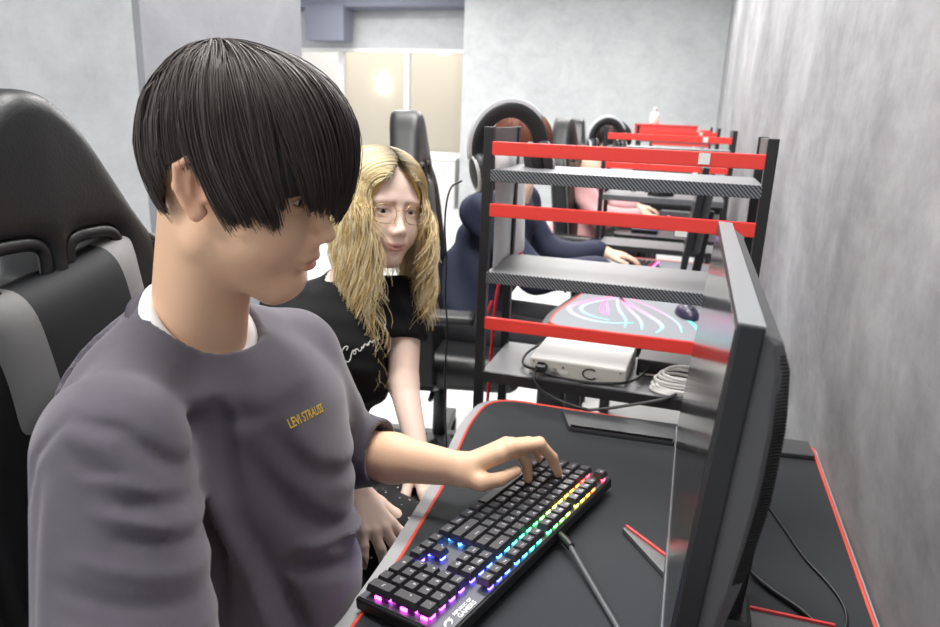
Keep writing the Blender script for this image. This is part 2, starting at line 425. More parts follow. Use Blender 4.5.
# ------------------------------------------------------------------ keyboard
KB = thing('mechanical_keyboard', 'black mechanical keyboard with rainbow backlight under the typing hand', 'keyboard', (-.196, .838, DESK+.0045), math.radians(-106.8))
U = .01905; TILT = math.radians(4.5)
TR = Matrix.Rotation(TILT, 4, 'X'); 
def kl(x, y, z): return TR @ Vector((x, y+.0675, z)) - Vector((0, .0675, 0))
def kmb(mb): mb.v = [tuple(kl(*v)) for v in mb.v]; return mb
KL, KW = .447, .136
case = MB().box((0, 0, .008), (KL, KW, .016), bev=.003)
obj('case', kmb(case), BLACKP, KB, world=False)
plate = MB().box((0, 0, .0165), (KL-.006, KW-.006, .002), bev=.0006)
obj('top_plate', kmb(plate), mat('brushed_plate', (92, 93, 98), .38, metal=.7), KB, world=False)
for sx in (-1, 1):
    obj('foot', kmb(MB().box((sx*.18, .052, -.006), (.028, .014, .013), bev=.002)), BLACKP, KB, world=False)
rows = []   # (x units, y row, width, legend)
def row(y, x0, items):
    x = x0
    for it in items:
        if isinstance(it, (int, float)): x += it; continue
        lab, w = it if isinstance(it, tuple) else (it, 1)
        rows.append((x+w/2, y, w, lab)); x += w
row(5.35, 0, ['Esc', 1, 'F1', 'F2', 'F3', 'F4', .5, 'F5', 'F6', 'F7', 'F8', .5, 'F9', 'F10', 'F11', 'F12', .25, 'Prt', 'Scr', 'Pau'])
row(4, 0, ['`', '1', '2', '3', '4', '5', '6', '7', '8', '9', '0', '-', '=', ('Back', 2), .25, 'Ins', 'Hm', 'PU', .25, 'Num', '/', '*', '-'])
row(3, 0, [('Tab', 1.5), 'Q', 'W', 'E', 'R', 'T', 'Y', 'U', 'I', 'O', 'P', '[', ']', ('\\', 1.5), .25, 'Del', 'End', 'PD', .25, '7', '8', '9'])
row(2, 0, [('Caps', 1.75), 'A', 'S', 'D', 'F', 'G', 'H', 'J', 'K', 'L', ';', "'", ('Enter', 2.25), 3.5, '4', '5', '6'])
row(1, 0, [('Shift', 2.25), 'Z', 'X', 'C', 'V', 'B', 'N', 'M', ',', '.', '/', ('Shift', 2.75), 1.25, '^', 1.25, '1', '2', '3'])
row(0, 0, [('Ctrl', 1.25), ('Win', 1.25), ('Alt', 1.25), ('', 6.25), ('Alt', 1.25), ('Fn', 1.25), ('Menu', 1.25), ('Ctrl', 1.25), .25, '<', 'v', '>', .25, ('0', 2), '.'])
rows.append((22.0, 2.5, 1, '+')); rows.append((22.0, .5, 1, 'Ent'))
KEYM = mat('keycap_black', (52, 52, 56), .38); LEG = mat('legend_white', (215, 215, 225), .5, emit=((220, 220, 255), .25))
def hue(t_):     # along the keyboard, esc end to numpad end
    stops = [(0, (255, 60, 120)), (.08, (255, 70, 60)), (.18, (255, 190, 60)), (.30, (230, 235, 110)), (.42, (80, 235, 120)), (.55, (70, 220, 220)), (.66, (70, 130, 255)), (.76, (90, 80, 255)), (.86, (170, 80, 255)), (1, (255, 70, 230))]
    for (a_, ca), (b_, cb) in zip(stops, stops[1:]):
        if t_ <= b_: k = (t_-a_)/(b_-a_); return lin(tuple(ca[i]*(1-k)+cb[i]*k for i in range(3)))
    return lin(stops[-1][1])
led = MB(); ledcol = []
X0 = -22.5*U/2; Y0 = -.0605
HALF = .0068
for (ux, uy, w, lab) in rows:
    hgt = 2 if lab in ('+', 'Ent') else 1
    cx = X0+ux*U; cy = Y0+.0105+uy*U*1.035
    m_ = MB(); W_ = w*U-.0016; H_ = hgt*U-.0012
    prof = [(0, 1.0), (.002, .985), (.0085, .80), (.0092, .76)]
    vs = []
    for (z, s_) in prof:
        dx = W_/2-(1-s_)*U*.5; dy = H_/2-(1-s_)*U*.45
        vs += [(cx-dx, cy-dy+(.0006 if z > .005 else 0), z), (cx+dx, cy-dy+(.0006 if z > .005 else 0), z), (cx+dx, cy+dy, z), (cx-dx, cy+dy, z)]
    zb = .0235
    vs = [(a_, b_, c_+zb) for a_, b_, c_ in vs]
    fs = [(3, 2, 1, 0)]
    for k in range(3):
        for j in range(4): fs.append((k*4+j, k*4+(j+1) % 4, k*4+4+(j+1) % 4, k*4+4+j))
    fs.append((12, 13, 14, 15)); m_.add(vs, fs)
    if lab:
        tv, tf = text_geo(lab, .0062 if len(lab) < 3 else .0040)
        m_.add([(cx+v.x-(.0 if len(lab) > 2 else .0025), cy+v.y+.0022, zb+.00932) for v in tv], tf, 1)
    obj('key', kmb(m_), [KEYM, LEG], KB, world=False)
    nl = max(1, round(w))
    for i_ in range(nl):
        lx = cx+(i_-(nl-1)/2)*U; n0 = len(led.v)
        led.box((lx, cy+hgt*U/2-.0042, .0195), (.0085, .0032, .004))
        ledcol += [hue((lx+KL/2)/KL)]*(len(led.v)-n0)
        n0 = len(led.v)
        if ux > 22 or (lab == '0' and w == 2) or uy == 0:
            led.box((lx, cy-hgt*U/2+.0016, .0195), (.0075, .0022, .0035)); ledcol += [hue((lx+KL/2)/KL)]*(len(led.v)-n0)
        if ux > 21.9:
            n0 = len(led.v); led.box((cx+U/2-.0012, cy, .0195), (.0022, .009, .0035)); ledcol += [hue(.99)]*(len(led.v)-n0)
kmb(led)
LEDM = mat('key_backlight', (255, 255, 255), .5, attr='Col', emit=((255, 255, 255), 9.0, 1))
lo_ = obj('backlight', led, LEDM, KB, world=False)
ca = lo_.data.color_attributes.new('Col', 'FLOAT_COLOR', 'POINT')
ca.data.foreach_set('color', np.array([c_+(1,) for c_ in ledcol], np.float32).ravel())
# printed emblem and two lines on the plate past the function row, numpad end
em = MB()
eye = [(-.0075, -.001), (-.005, .0028), (-.001, .0045), (.003, .0042), (.0075, .0046), (.004, .0030), (.0055, .0012), (.004, -.0012), (.001, -.0030), (-.0015, -.0032), (.0018, -.0012), (.0025, .0006), (.0008, .0020), (-.0025, .0016), (-.005, -.0005)]
ecx, ecy, ez = .196, .0590, .0181
em.prism([(ecx+.006-x*1.25, ecy-.0030-y*1.25) for x, y in eye], ez-.0003, ez)
for body, yy, sz in (('REPUBLIC OF', .0522, .0060), ('GAMERS', .0594, .0090)):
    tv, tf = text_geo(body, sz, 'LEFT', .25, .00025)
    em.add([(ecx-.0065-v.x, yy-v.y, ez) for v in tv], tf)
obj('emblem', kmb(em), mat('emblem_white', (240, 240, 240), .5), KB, world=False)
# indicator strip
cab = [(-.118, .856, .742), (-.105, .845, .742), (-.090, .822, .738), (-.068, .790, .732), (-.050, .760, .7305), (-.020, .711, .7285), (-.004, .672, .7285), (.004, .60, .7285), (.06, .52, .7285), (.16, .48, .7285), (.24, .47, .7285)]
obj('cable', MB().tube(chaikin(cab, 3), .0036, 8), mat('grey_cable', (82, 83, 86), .5), KB)
obj('cable_sleeve', MB().tube(chaikin([(-.124, .862, .742), (-.112, .852, .742), (-.100, .838, .741)], 2), .0058, 10), BLACKP, KB)

# ------------------------------------------------------------------ monitor
SCREEN = mat('screen_glass', (14, 15, 17), .16, spec=.8)
BEZEL = mat('bezel_black', (23, 25, 29), .4); TOPB = mat('bezel_top_grey', (126, 128, 131), .32)
HOUS = mat('housing_grey', (80, 81, 83), .5, vary=(30, .03))
tl = math.atan2(.0205, .334)
MON = thing('monitor', 'large black monitor turned edge-on at the front of the near desk', 'monitor', (.031, .78, 1.0), 0, None, 0, tl)
def mo(name, mb, m_, bevel=0, parent=MON): return obj(name, mb, m_, parent, bevel, world=False)
mo('bezel', MB().box((.0095, 0, 0), (.019, .560, .335), bev=.0022), BEZEL)
mo('screen', MB().box((-.0002, 0, .006), (.0008, .543, .311)), SCREEN)
mo('lower_strip', MB().box((-.0006, 0, -.1595), (.0022, .558, .012), bev=.0006), mat('strip_grey', (120, 122, 126), .3, metal=.6))
mo('top_edge', MB().box((.0095, 0, .1678), (.0185, .556, .0012)), TOPB)
hb = MB(); vs = []; fs = []
ZS = [-.164, -.15, -.10, -.05, 0, .05, .10, .135, .155, .162]
def dep(z): return float(np.interp(z, [-.164, -.15, -.10, -.03, .03, .09, .135, .155, .162], [.021, .029, .038, .048, .052, .050, .043, .034, .021]))
for z in ZS:
    e_ = dep(z); vs += [(.0185, -.277, z), (.0185+(e_-.0185)*.55, -.275, z), (e_, -.262, z), (e_, .262, z), (.0185+(e_-.0185)*.55, .275, z), (.0185, .277, z)]
for k in range(len(ZS)-1):
    for j in range(5): fs.append((k*6+j, k*6+j+1, k*6+6+j+1, k*6+6+j))
fs.append((5, 4, 3, 2, 1, 0)); n_z = (len(ZS)-1)*6; fs.append(tuple(n_z+j for j in range(6)))
hb.add(vs, [f[::-1] for f in fs], 0, False)
mo('rear_housing', hb, HOUS, .004)
vent = MB()
for i in range(70):
    z = .146-i*.0027; e_ = dep(z); w_ = .012
    vent.box((e_-.0065, -.2675, z), (w_, .0034, .0014), Matrix.Rotation(.72, 3, 'Z'))
mo('vent_slots', vent, mat('vent_black', (10, 10, 11), .6))
mo('button', MB().box((.024, -.2685, -.118), (.010, .0022, .006), Matrix.Rotation(.5, 3, 'X')), BLACKP)
mo('button', MB().box((.024, -.2685, -.142), (.010, .0022, .005), Matrix.Rotation(.5, 3, 'X')), BLACKP)
st = MB(); st.bar((.088, .78, DESK+.01), (.10, .78, 1.02), .05, .03); st.box((.09, .78, 1.0), (.05, .08, .08), bev=.006)
obj('stand_neck', st, BLACKP, MON, .004)
def leg(p, q, w0, w1):
    p = Vector(p); q = Vector(q); d_ = (q-p).normalized(); n_ = Vector((-d_.y, d_.x, 0))
    poly = [p+n_*w0, q+n_*w1, q-n_*w1, p-n_*w0]
    return [(v.x, v.y) for v in poly][::-1]
hub = Vector((.095, .78, 0))
for q in ((-.036, .927, 0), (-.036, .633, 0), (.222, .80, 0)):
    L_ = leg(hub, q, .026, .004)
    fo = obj('foot', MB().prism(L_, DESK+.0045, DESK+.013), mat('foot_grey', (96, 96, 98), .4, metal=.4), MON, .0015)
    q_ = Vector(q); d_ = (q_-hub).normalized(); n_ = Vector((-d_.y, d_.x, 0)); n_ = n_ if n_.y*(1 if q[1] > .7 else -1) > 0 else -n_
    a_ = hub+n_*.0215; b_ = q_+n_*.0025
    obj('red_trim', MB().bar((a_.x, a_.y, DESK+.0142), (b_.x, b_.y, DESK+.0142), .0038, .003), mat('foot_red', (225, 60, 60), .35), fo)
obj('hub', MB().box((.095, .78, DESK+.016), (.06, .07, .024), bev=.006), BLACKP, MON)

# cables on the near desk behind the monitor
t = tag(obj('power_cable', MB().tube(chaikin([(.105, 1.06, .90), (.140, 1.10, .78), (.165, 1.10, .7268), (.190, 1.016, .7268), (.208, .946, .7268), (.230, .902, .7268), (.243, .86, .7268), (.240, .82, .7268), (.225, .79, .7268), (.22, .70, .7268)], 3), .0019, 6), BLACKP), 'thin black power cable curving over the mat behind the near monitor', 'cable')
t = tag(obj('display_cable', MB().tube(chaikin([(.105, .885, .86), (.115, .90, .76), (.131, .888, .7288), (.155, .855, .7288), (.19, .826, .7288), (.205, .80, .7288), (.20, .70, .7288)], 3), .0036, 8), BLACKP), 'thick black display cable under the near monitor beside its rear foot', 'cable')

# ------------------------------------------------------------------ racks
def rack(y0, dx, label):
    t = thing('shelf_rack', label, 'rack', (-.134+dx, y0+.115, 0), group=None)
    xl, xr = -.395+dx, .128+dx; yf, yr = y0+.010, y0+.225; zt = 1.280
    for x in (xl, xr):
        for y in (yf, yr):
            obj('post', MB().box((x, y, zt/2), (.019, .020, zt), bev=.0015), BLACK, t)
        obj('end_bar', MB().bar((x, yf+.01, zt-.022), (x, yr-.01, zt-.022), .012, .040), mat('end_bar_grey', (92, 90, 92), .4), t)
        obj('end_bar', MB().bar((x, yf+.01, .16), (x, yr-.01, .16), .012, .03), BLACK, t)
    for z in (1.239, 1.117, .878):
        obj('rail', MB().box(((xl+xr)/2, yf-.006, z), (xr-xl-.018, .010, .0265), bev=.0015), RED, t)
    obj('rail_sticker', MB().box((xl+.41, yf-.0117, 1.240), (.020, .0008, .020)), WHITE, t)
    obj('rail_sticker', MB().box((xl+.385, yf-.0117, 1.100), (.022, .0008, .010)), WHITE, t)
    for z in (1.186, .977, .757):
        s_ = obj('shelf', MB().box(((xl+xr)/2, (yf+yr)/2, z+.006), (xr-xl-.014, yr-yf+.008, .010)), GREYTOP, t)
        lp = MB().box(((xl+xr)/2, yf-.006, z), (xr-xl-.014, .008, .024), bev=.001)
        obj('shelf_lip', lp, CARBON if z > .8 else BLACK, s_)
    for z in (1.239,):
        obj('rear_rail', MB().box(((xl+xr)/2, yr+.004, .60), (xr-xl-.018, .010, .0265)), BLACK, t)
    return t
rack(1.37, 0, 'nearest black shelf rack with three bright red rails beside the near desk')
rack(3.14, .015, 'second black and red shelf rack beyond the mat with swirls')
rack(5.03, .0, 'third black and red shelf rack near the back wall')
rack(6.86, -.02, 'farthest black and red shelf rack against the back wall area')

# things on the nearest rack
SH3 = .768
t = thing('console_box', 'flat white desktop device with rear ports on the lowest rack shelf', 'electronic device', (-.185, 1.50, SH3), math.radians(-2))
obj('shell', MB().box((0, 0, .0185), (.206, .20, .037), bev=.003), mat('device_white', (226, 225, 220), .45), t, world=False)
obj('rear_panel', MB().box((0, -.1005, .0185), (.198, .0015, .031)), mat('device_cream', (206, 204, 195), .5), t, world=False)
obj('power_socket', MB().box((-.075, -.102, .0235), (.016, .004, .012)), BLACKP, t, world=False)
obj('port', MB().box((-.03, -.1018, .013), (.026, .002, .006)), WHITE, t, world=False)
obj('port', MB().box((-.028, -.1018, .024), (.004, .002, .003)), BLACKP, t, world=False)
lg = [(.030+.013*math.cos(q)*(1.2), -.1022, .0185+.011*math.sin(q)) for q in np.linspace(.9, 5.6, 16)]
obj('emblem', MB().tube(lg, .0016, 5), BLACKP, t, world=False)
for i in range(4): obj('screw', MB().cyl(((-.092, .092)[i % 2], -.1015, (.007, .030)[i//2]), ((-.092, .092)[i % 2], -.103, (.007, .030)[i//2]), .0018, 8), DGREY, t, world=False)
t = thing('power_adapter', 'black power brick beside the white device on the lowest rack shelf', 'adapter', (-.010, 1.545, SH3), math.radians(-2))
obj('shell', MB().box((0, 0, .019), (.115, .13, .038), bev=.003), BLACKP, t, world=False)
obj('socket', MB().box((-.04, -.066, .020), (.018, .003, .014)), DGREY, t, world=False)
obj('label_plate', MB().box((-.02, -.0657, .006), (.06, .001, .004)), WHITE, t, world=False)
co = []
random.seed(3)
for k in range(5):
    ph = random.random()*6
    for i in range(26):
        q = 2*PI*i/26; rr = .040+.004*math.sin(k*2.1+q)
        co.append((.014+rr*1.15*math.cos(q+ph*0)+.004*k, 1.432+rr*.66*math.sin(q), SH3+.006+k*.0062+.012*max(0, math.sin(q))*(k/4)))
for k in range(3):
    for i in range(24):
        q = 2*PI*i/24; co.append((.006+.040*math.cos(q)+.006*k, 1.412+.028*math.sin(q), SH3+.004+.004*k))
t = tag(obj('coiled_cable', MB().tube(co, .0034, 7), mat('white_cable', (240, 240, 236), .4)), 'coiled white cable piled at the end of the lowest rack shelf', 'cable')
t = thing('rack_cable', 'tangled black cable running from the white device off the front of the rack shelf', 'cable', (-.22, 1.40, SH3))
obj('lead', MB().tube(chaikin([(-.262, 1.395, .790), (-.275, 1.36, .785), (-.258, 1.35, .756), (-.225, 1.348, .742), (-.195, 1.345, .734), (-.15, 1.345, .728)], 3), .0034, 8), BLACKP, t)
obj('lead', MB().tube(chaikin([(-.29, 1.52, .80), (-.318, 1.47, .785), (-.31, 1.42, .776), (-.27, 1.385, .785), (-.23, 1.378, .778), (-.17, 1.382, .772), (-.11, 1.392, .774), (-.07, 1.40, .782), (-.045, 1.475, .786)], 3), .0030, 8), BLACKP, t)
obj('lead', MB().tube(chaikin([(-.15, 1.345, .728), (-.11, 1.352, .735), (-.05, 1.355, .755), (.0, 1.36, .770), (.03, 1.40, .778)], 3), .0034, 8), DGREY, t)
obj('plug', MB().box((-.262, 1.392, .788), (.022, .03, .014), bev=.002), BLACKP, t)
obj('plug', MB().box((-.236, 1.394, .784), (.010, .02, .009), bev=.002), mat('plug_steel', (170, 170, 170), .3, metal=.8), t)
# paper sheet hung on the rack side
t = thing('paper_sheet', 'white paper sheet hanging inside the left side of the nearest rack', 'paper', (-.402, 1.5, 1.1))
pm = MB(); n = 10; vs = []
for i in range(n+1):
    for j in range(9):
        u, v = i/n, j/8; vs.append((-.386+.006*math.sin(u*5+v*2), 1.394+.30*u, 1.236-(.255+.02*(1-u))*v))
pm.add(vs, [(i*9+j, i*9+j+1, (i+1)*9+j+1, (i+1)*9+j) for i in range(n) for j in range(8)], 0, True)
po = obj('sheet', pm, mat('paper_white', (232, 232, 232), .8, vary=(14, .05)), t); sm_ = po.modifiers.new('thickness', 'SOLIDIFY'); sm_.thickness = .0006
obj('clip', MB().box((-.386, 1.46, 1.238), (.012, .03, .014), bev=.002), BLACKP, t)
# headset proto
def headset(loc, rz, label):
    t = thing('headset', label, 'headset', loc, rz, 'headsets hung on rack posts')
    pts = [(.085*math.cos(q), 0, .095*math.sin(q)) for q in np.linspace(-.15, PI+.15, 30)]
    obj('headband', MB().tube(pts, .011, 10, flat=1.9), mat('headband_black', (28, 29, 31), .5), t, world=False)
    pts = [(.098*math.cos(q), 0, .109*math.sin(q)) for q in np.linspace(.5, PI+.05, 24)]
    obj('headband_arch', MB().tube(pts, .006, 8, flat=2.6), mat('arch_silver', (188, 190, 194), .35), t, world=False)
    for s_ in (-1, 1):
        R = Matrix.Rotation(PI/2, 3, 'Y') @ Matrix.Identity(3)
        c = (s_*.086, 0, -.045)
        e_ = obj('ear_cup', MB().lathe([(.004, -.020), (.030, -.020), (.042, -.012), (.044, .0), (.040, .014), (.022, .020), (.004, .021)], c, 24, 0, (R if s_ > 0 else Matrix.Rotation(-PI/2, 3, 'Y')) @ Matrix.Diagonal((1.2, 1, 1))), mat('cup_black', (40, 41, 44), .45), t, world=False)
        obj('ear_cushion', MB().lathe([(.018, -.040), (.034, -.040), (.043, -.030), (.040, -.019), (.018, -.019)], c, 24, 0, (R if s_ > 0 else Matrix.Rotation(-PI/2, 3, 'Y')) @ Matrix.Diagonal((1.2, 1, 1))), LEATHER, t, world=False)
        obj('outer_ring', MB().tube([(c[0]+s_*.012, .036*math.cos(q), c[2]+.042*math.sin(q)) for q in np.linspace(0, 2*PI, 24)[:-1]], .006, 8, closed=True), mat('arch_silver', (188, 190, 194), .35), t, world=False)
    return t
hs = headset((-.377, 1.475, 1.236), math.radians(14), 'large headset hung over the left post of the nearest rack')
hs.rotation_euler = (math.radians(6), math.radians(-12), math.radians(34)); hs.scale = (.84, .84, .84)
WM[hs.name] = Matrix.LocRotScale(hs.location, hs.rotation_euler, None)
h2 = dup(hs, (-.380, 3.19, 1.220), .5, 'small-looking headset hung over the left post of the second rack', 'headsets hung on rack posts')
t = tag(obj('headset_cable', MB().tube(chaikin([(-.470, 1.44, 1.165), (-.485, 1.40, 1.155), (-.497, 1.41, 1.08), (-.502, 1.45, .99), (-.500, 1.44, .90), (-.494, 1.45, .82), (-.500, 1.45, .72), (-.498, 1.46, .60), (-.49, 1.5, .30), (-.45, 1.5, .012), (-.40, 1.52, .004)], 3), .0022, 6), BLACKP), 'thin black headset cable hanging down beside the nearest rack', 'cable')
REDC = mat('red_cable', (214, 36, 48), .45)
t = tag(obj('red_cable', MB().tube(chaikin([(-.372, 1.63, .985), (-.41, 1.63, .96), (-.424, 1.60, .90), (-.430, 1.6, .74), (-.434, 1.6, .58), (-.44, 1.6, .3), (-.43, 1.62, .008), (-.3, 1.66, .005)], 3), .0042, 7), REDC), 'straight red cable hanging behind the left post of the nearest rack', 'cable')
t = tag(obj('red_cable', MB().tube(chaikin([(-.44, 1.62, .86), (-.456, 1.6, .80), (-.468, 1.6, .73), (-.455, 1.61, .68), (-.46, 1.61, .3), (-.46, 1.65, .008)], 3), .0035, 7), REDC), 'curved red cable at the left edge of the nearest rack', 'cable')

# ------------------------------------------------------------------ second station
desk(1.78, 'black gaming desk with red edge under the swirl mat, beyond the nearest rack', 'far')
desk(3.66, 'third gaming desk, behind the second rack', 'far')
desk(5.49, 'fourth gaming desk, behind the third rack', 'far')
D2 = 1.78
t = desk_mat(D2, 'grey desk mat with pink and cyan swirls beyond the nearest rack', mat('mat_grey', (128, 132, 138), .7), REDTRIM)
sw = []
def sweep(pts, w, c0, c1):
    pts = chaikin([(x, y, 0) for x, y in pts], 3); m_ = MB(); n = len(pts); cols = []
    for i, p in enumerate(pts):
        tt = (pts[min(i+1, n-1)]-pts[max(i-1, 0)]).normalized(); nn = Vector((-tt.y, tt.x, 0)); k = i/(n-1)
        ww = w*(.35+.65*math.sin(PI*min(1, k*1.1+.05)))
        m_.v += [tuple(p+nn*ww+Vector((0, 0, DESK+.0043))), tuple(p-nn*ww+Vector((0, 0, DESK+.0043)))]
        c_ = [c0[j]*(1-k)+c1[j]*k for j in range(3)]; cols += [lin(c_)]*2
    m_.f = [(2*i, 2*i+1, 2*i+3, 2*i+2) for i in range(n-1)]; m_.mi = [0]*(n-1); m_.sm = [False]*(n-1)
    return m_, cols
PINK = (255, 90, 150); CY = (110, 245, 235); VIO = (200, 150, 240)
allm = MB(); allc = []
for pts, w, c0, c1 in (
    ([(-.20, 2.38), (-.31, 2.24), (-.335, 2.13), (-.28, 2.05), (-.20, 2.02), (-.12, 2.06)], .0085, PINK, CY),
    ([(-.19, 2.36), (-.28, 2.24), (-.30, 2.15), (-.25, 2.08), (-.19, 2.06)], .006, VIO, CY),
    ([(-.23, 2.30), (-.235, 2.16), (-.20, 2.10), (-.215, 2.22), (-.23, 2.30)], .005, PINK, VIO),
    ([(-.20, 2.38), (-.14, 2.26), (-.06, 2.13), (-.03, 2.05), (-.05, 1.985)], .009, PINK, CY),
    ([(-.19, 2.37), (-.15, 2.22), (-.10, 2.10), (-.09, 2.0)], .007, PINK, CY),
    ([(-.20, 2.36), (-.18, 2.2), (-.14, 2.08), (-.14, 2.0)], .005, VIO, CY),
    ([(-.17, 2.38), (-.06, 2.25), (.01, 2.12), (.02, 2.02)], .005, PINK, CY),
    ([(.02, 2.2), (.06, 2.1), (.07, 2.0)], .006, CY, CY)):
    m_, cc = sweep(pts, w, c0, c1); allm.add(m_.v, m_.f); allc += cc
so = obj('swirl_print', allm, mat('swirl_ink', (255, 255, 255), .6, attr='Col'), t)
a_ = so.data.color_attributes.new('Col', 'FLOAT_COLOR', 'POINT'); a_.data.foreach_set('color', np.array([c_+(1,) for c_ in allc], np.float32).ravel())
def mouse(loc, rz, label, m_):
    t = thing('mouse', label, 'mouse', loc, rz)
    v, q = nets(lambda P: smax(s_ell(P, (0, 0, .002), (.060, .033, .036)), -(P[:, 2]-.0005), .003), (-.07, -.045, -.01), (.07, .045, .05), .004)
    mb = MB(); mb.add(v.tolist(), q.tolist(), 0, True); obj('shell', mb, m_, t, world=False)
    obj('wheel', MB().cyl((.032, -.004, .030), (.032, .004, .030), .008, 12), DGREY, t, world=False)
    return t
mouse((.030, 2.21, DESK+.0045), -1.2, 'black mouse with pale front on the swirl mat', mat('mouse_dark', (46, 40, 66), .35))
tag(obj('white_packet', MB().box((-.42, 2.10, .44), (.10, .06, .07), bev=.008), WHITE), 'small white packet behind the nearest rack, below the swirl mat', 'packet') if False else None
def small_keyboard(loc, rz, label, group=None):
    t = thing('keyboard', label, 'keyboard', loc, rz)
    obj('case', MB().box((0, 0, .009), (.44, .135, .018), bev=.003), BLACKP, t, world=False)
    for r in range(6):
        k = MB()
        for i in range(20): k.box((-.20+i*.021, -.052+r*.0195, .022), (.0165, .0155, .009), taper=.8)
        obj('key_row', k, KEYM, t, world=False)
    lm = MB(); lm.box((0, .064, .0195), (.42, .004, .004)); cols = [hue((v[0]+.22)/.44) for v in lm.v]
    lo2 = obj('backlight', lm, LEDM, t, world=False); a2 = lo2.data.color_attributes.new('Col', 'FLOAT_COLOR', 'POINT')
    a2.data.foreach_set('color', np.array([c_+(1,) for c_ in cols], np.float32).ravel())
    return t
small_keyboard((-.190, 2.76, DESK+.005), math.radians(-98), 'black keyboard under the pale hand on the second desk')
def small_monitor(loc, rz, ry, label):
    t = thing('monitor', label, 'monitor', loc, rz, None, 0, ry)
    obj('panel', MB().box((.010, 0, 0), (.020, .56, .335), bev=.003), BEZEL, t, world=False)
    obj('screen', MB().box((-.0004, 0, .005), (.001, .54, .31)), SCREEN, t, world=False)
    obj('rear_housing', MB().box((.035, 0, 0), (.034, .40, .24), bev=.012), HOUS, t, world=False)
    obj('stand', MB().box((.06, 0, -.135), (.03, .05, .29), bev=.004), BLACKP, t, world=False)
    obj('foot', MB().box((.06, 0, -.272), (.20, .26, .012), bev=.004), BLACKP, t, world=False)
    return t
small_monitor((.01, 2.62, 1.005), 0, .10, 'black monitor seen edge-on at the second desk, beyond the shelf rack')
small_monitor((.01, 4.44, 1.005), 0, .06, 'black monitor seen edge-on at the third desk')
mouse((-.13, 3.27, .9885), .3, 'black mouse lying on the middle shelf of the second rack', BLACKP)
t = thing('red_box', 'long red box lying on the top shelf of the third rack', 'box', (-.22, 5.14, 1.20))
obj('carton', MB().box((-.215, 5.12, 1.2405), (.41, .16, .085), bev=.004), mat('red_card', (222, 70, 66), .6), t)
obj('lid_edge', MB().box((-.215, 5.12, 1.2855), (.414, .164, .012), bev=.002), mat('red_card_dark', (200, 50, 48), .6), t)
t = thing('spray_bottle', 'small white bottle standing on the red box', 'bottle', (-.30, 5.12, 1.296))
obj('bottle_body', MB().lathe([(.028, 0), (.030, .006), (.030, .06), (.022, .075), (.012, .08)], (-.30, 5.12, 1.292), 16), WHITE, t)
obj('cap', MB().lathe([(.013, .08), (.013, .105), (.009, .108)], (-.30, 5.12, 1.292), 12), mat('cap_grey', (190, 190, 192), .5), t)
t = thing('figure_box', 'small glowing pink and blue accessory at the third desk', 'accessory', (-.19, 3.9, DESK+.03))
obj('base', MB().box((-.22, 3.95, DESK+.012), (.14, .12, .022), bev=.006), BLACKP, t)
obj('light_bar', MB().box((-.24, 3.95, DESK+.03), (.05, .09, .014), bev=.004), mat('glow_pink', (240, 120, 220), .5, emit=((240, 110, 230), 1.6)), t)
obj('light_bar', MB().box((-.18, 3.95, DESK+.03), (.05, .09, .014), bev=.004), mat('glow_blue', (120, 140, 250), .5, emit=((90, 120, 255), 1.6)), t)

# ------------------------------------------------------------------ gaming chairs
HALFW = [(0, 1.312), (.037, 1.303), (.078, 1.262), (.112, 1.205), (.140, 1.157), (.166, 1.122), (.208, 1.092), (.232, 1.02), (.238, .90), (.245, .76), (.215, .62), (.20, .50)]
POLY = HALFW+[(-x, z) for x, z in HALFW[::-1][:-1]]
POLYR = [(p.x, p.y) for p in chaikin([(x, z, 0) for x, z in POLY], 2, True)]
LEAN = .12
def back_field(P):
    y, z = P[:, 1], P[:, 2]
    x = P[:, 0]+LEAN*(z-.55)-.9*np.maximum(0, np.abs(y)-.17)**1.5*(z < 1.16)*1.0
    d2 = s_poly(y, z, POLYR)
    hole = np.minimum(*[s_box(np.stack([y, z, 0*z], 1), (s_*.056, 1.108, 0), (.037, .025, 1), .016) for s_ in (-1, 1)])
    d2 = np.maximum(d2, -(hole-.006))
    t_ = .046+.010*np.clip((.19-np.abs(y))/.19, 0, 1)
    r = .022; q0 = d2+r; q1 = np.abs(x)-t_+r
    d = np.minimum(np.maximum(q0, q1), 0)+np.sqrt(np.maximum(q0, 0)**2+np.maximum(q1, 0)**2)-r
    groove = np.exp(-((np.abs(y)-.165)/.007)**2)*(z < 1.12)*.010
    return d+groove
bv, bq = nets(back_field, (-.22, -.33, .42), (.16, .33, 1.36), .0085)
bv = relax(bv, bq, 1)
def seat_field(P):
    x, y, z = P.T
    d = s_box(P, (.10, 0, .455), (.25, .26, .055), .05); bol = np.minimum(s_cone(P, (-.1, .235, .49), (.30, .225, .475), .05, .045), s_cone(P, (-.1, -.235, .49), (.30, -.225, .475), .05, .045))
    return smin(d, bol, .03)
sv, sq = nets(seat_field, (-.2, -.34, .36), (.42, .34, .58), .012)
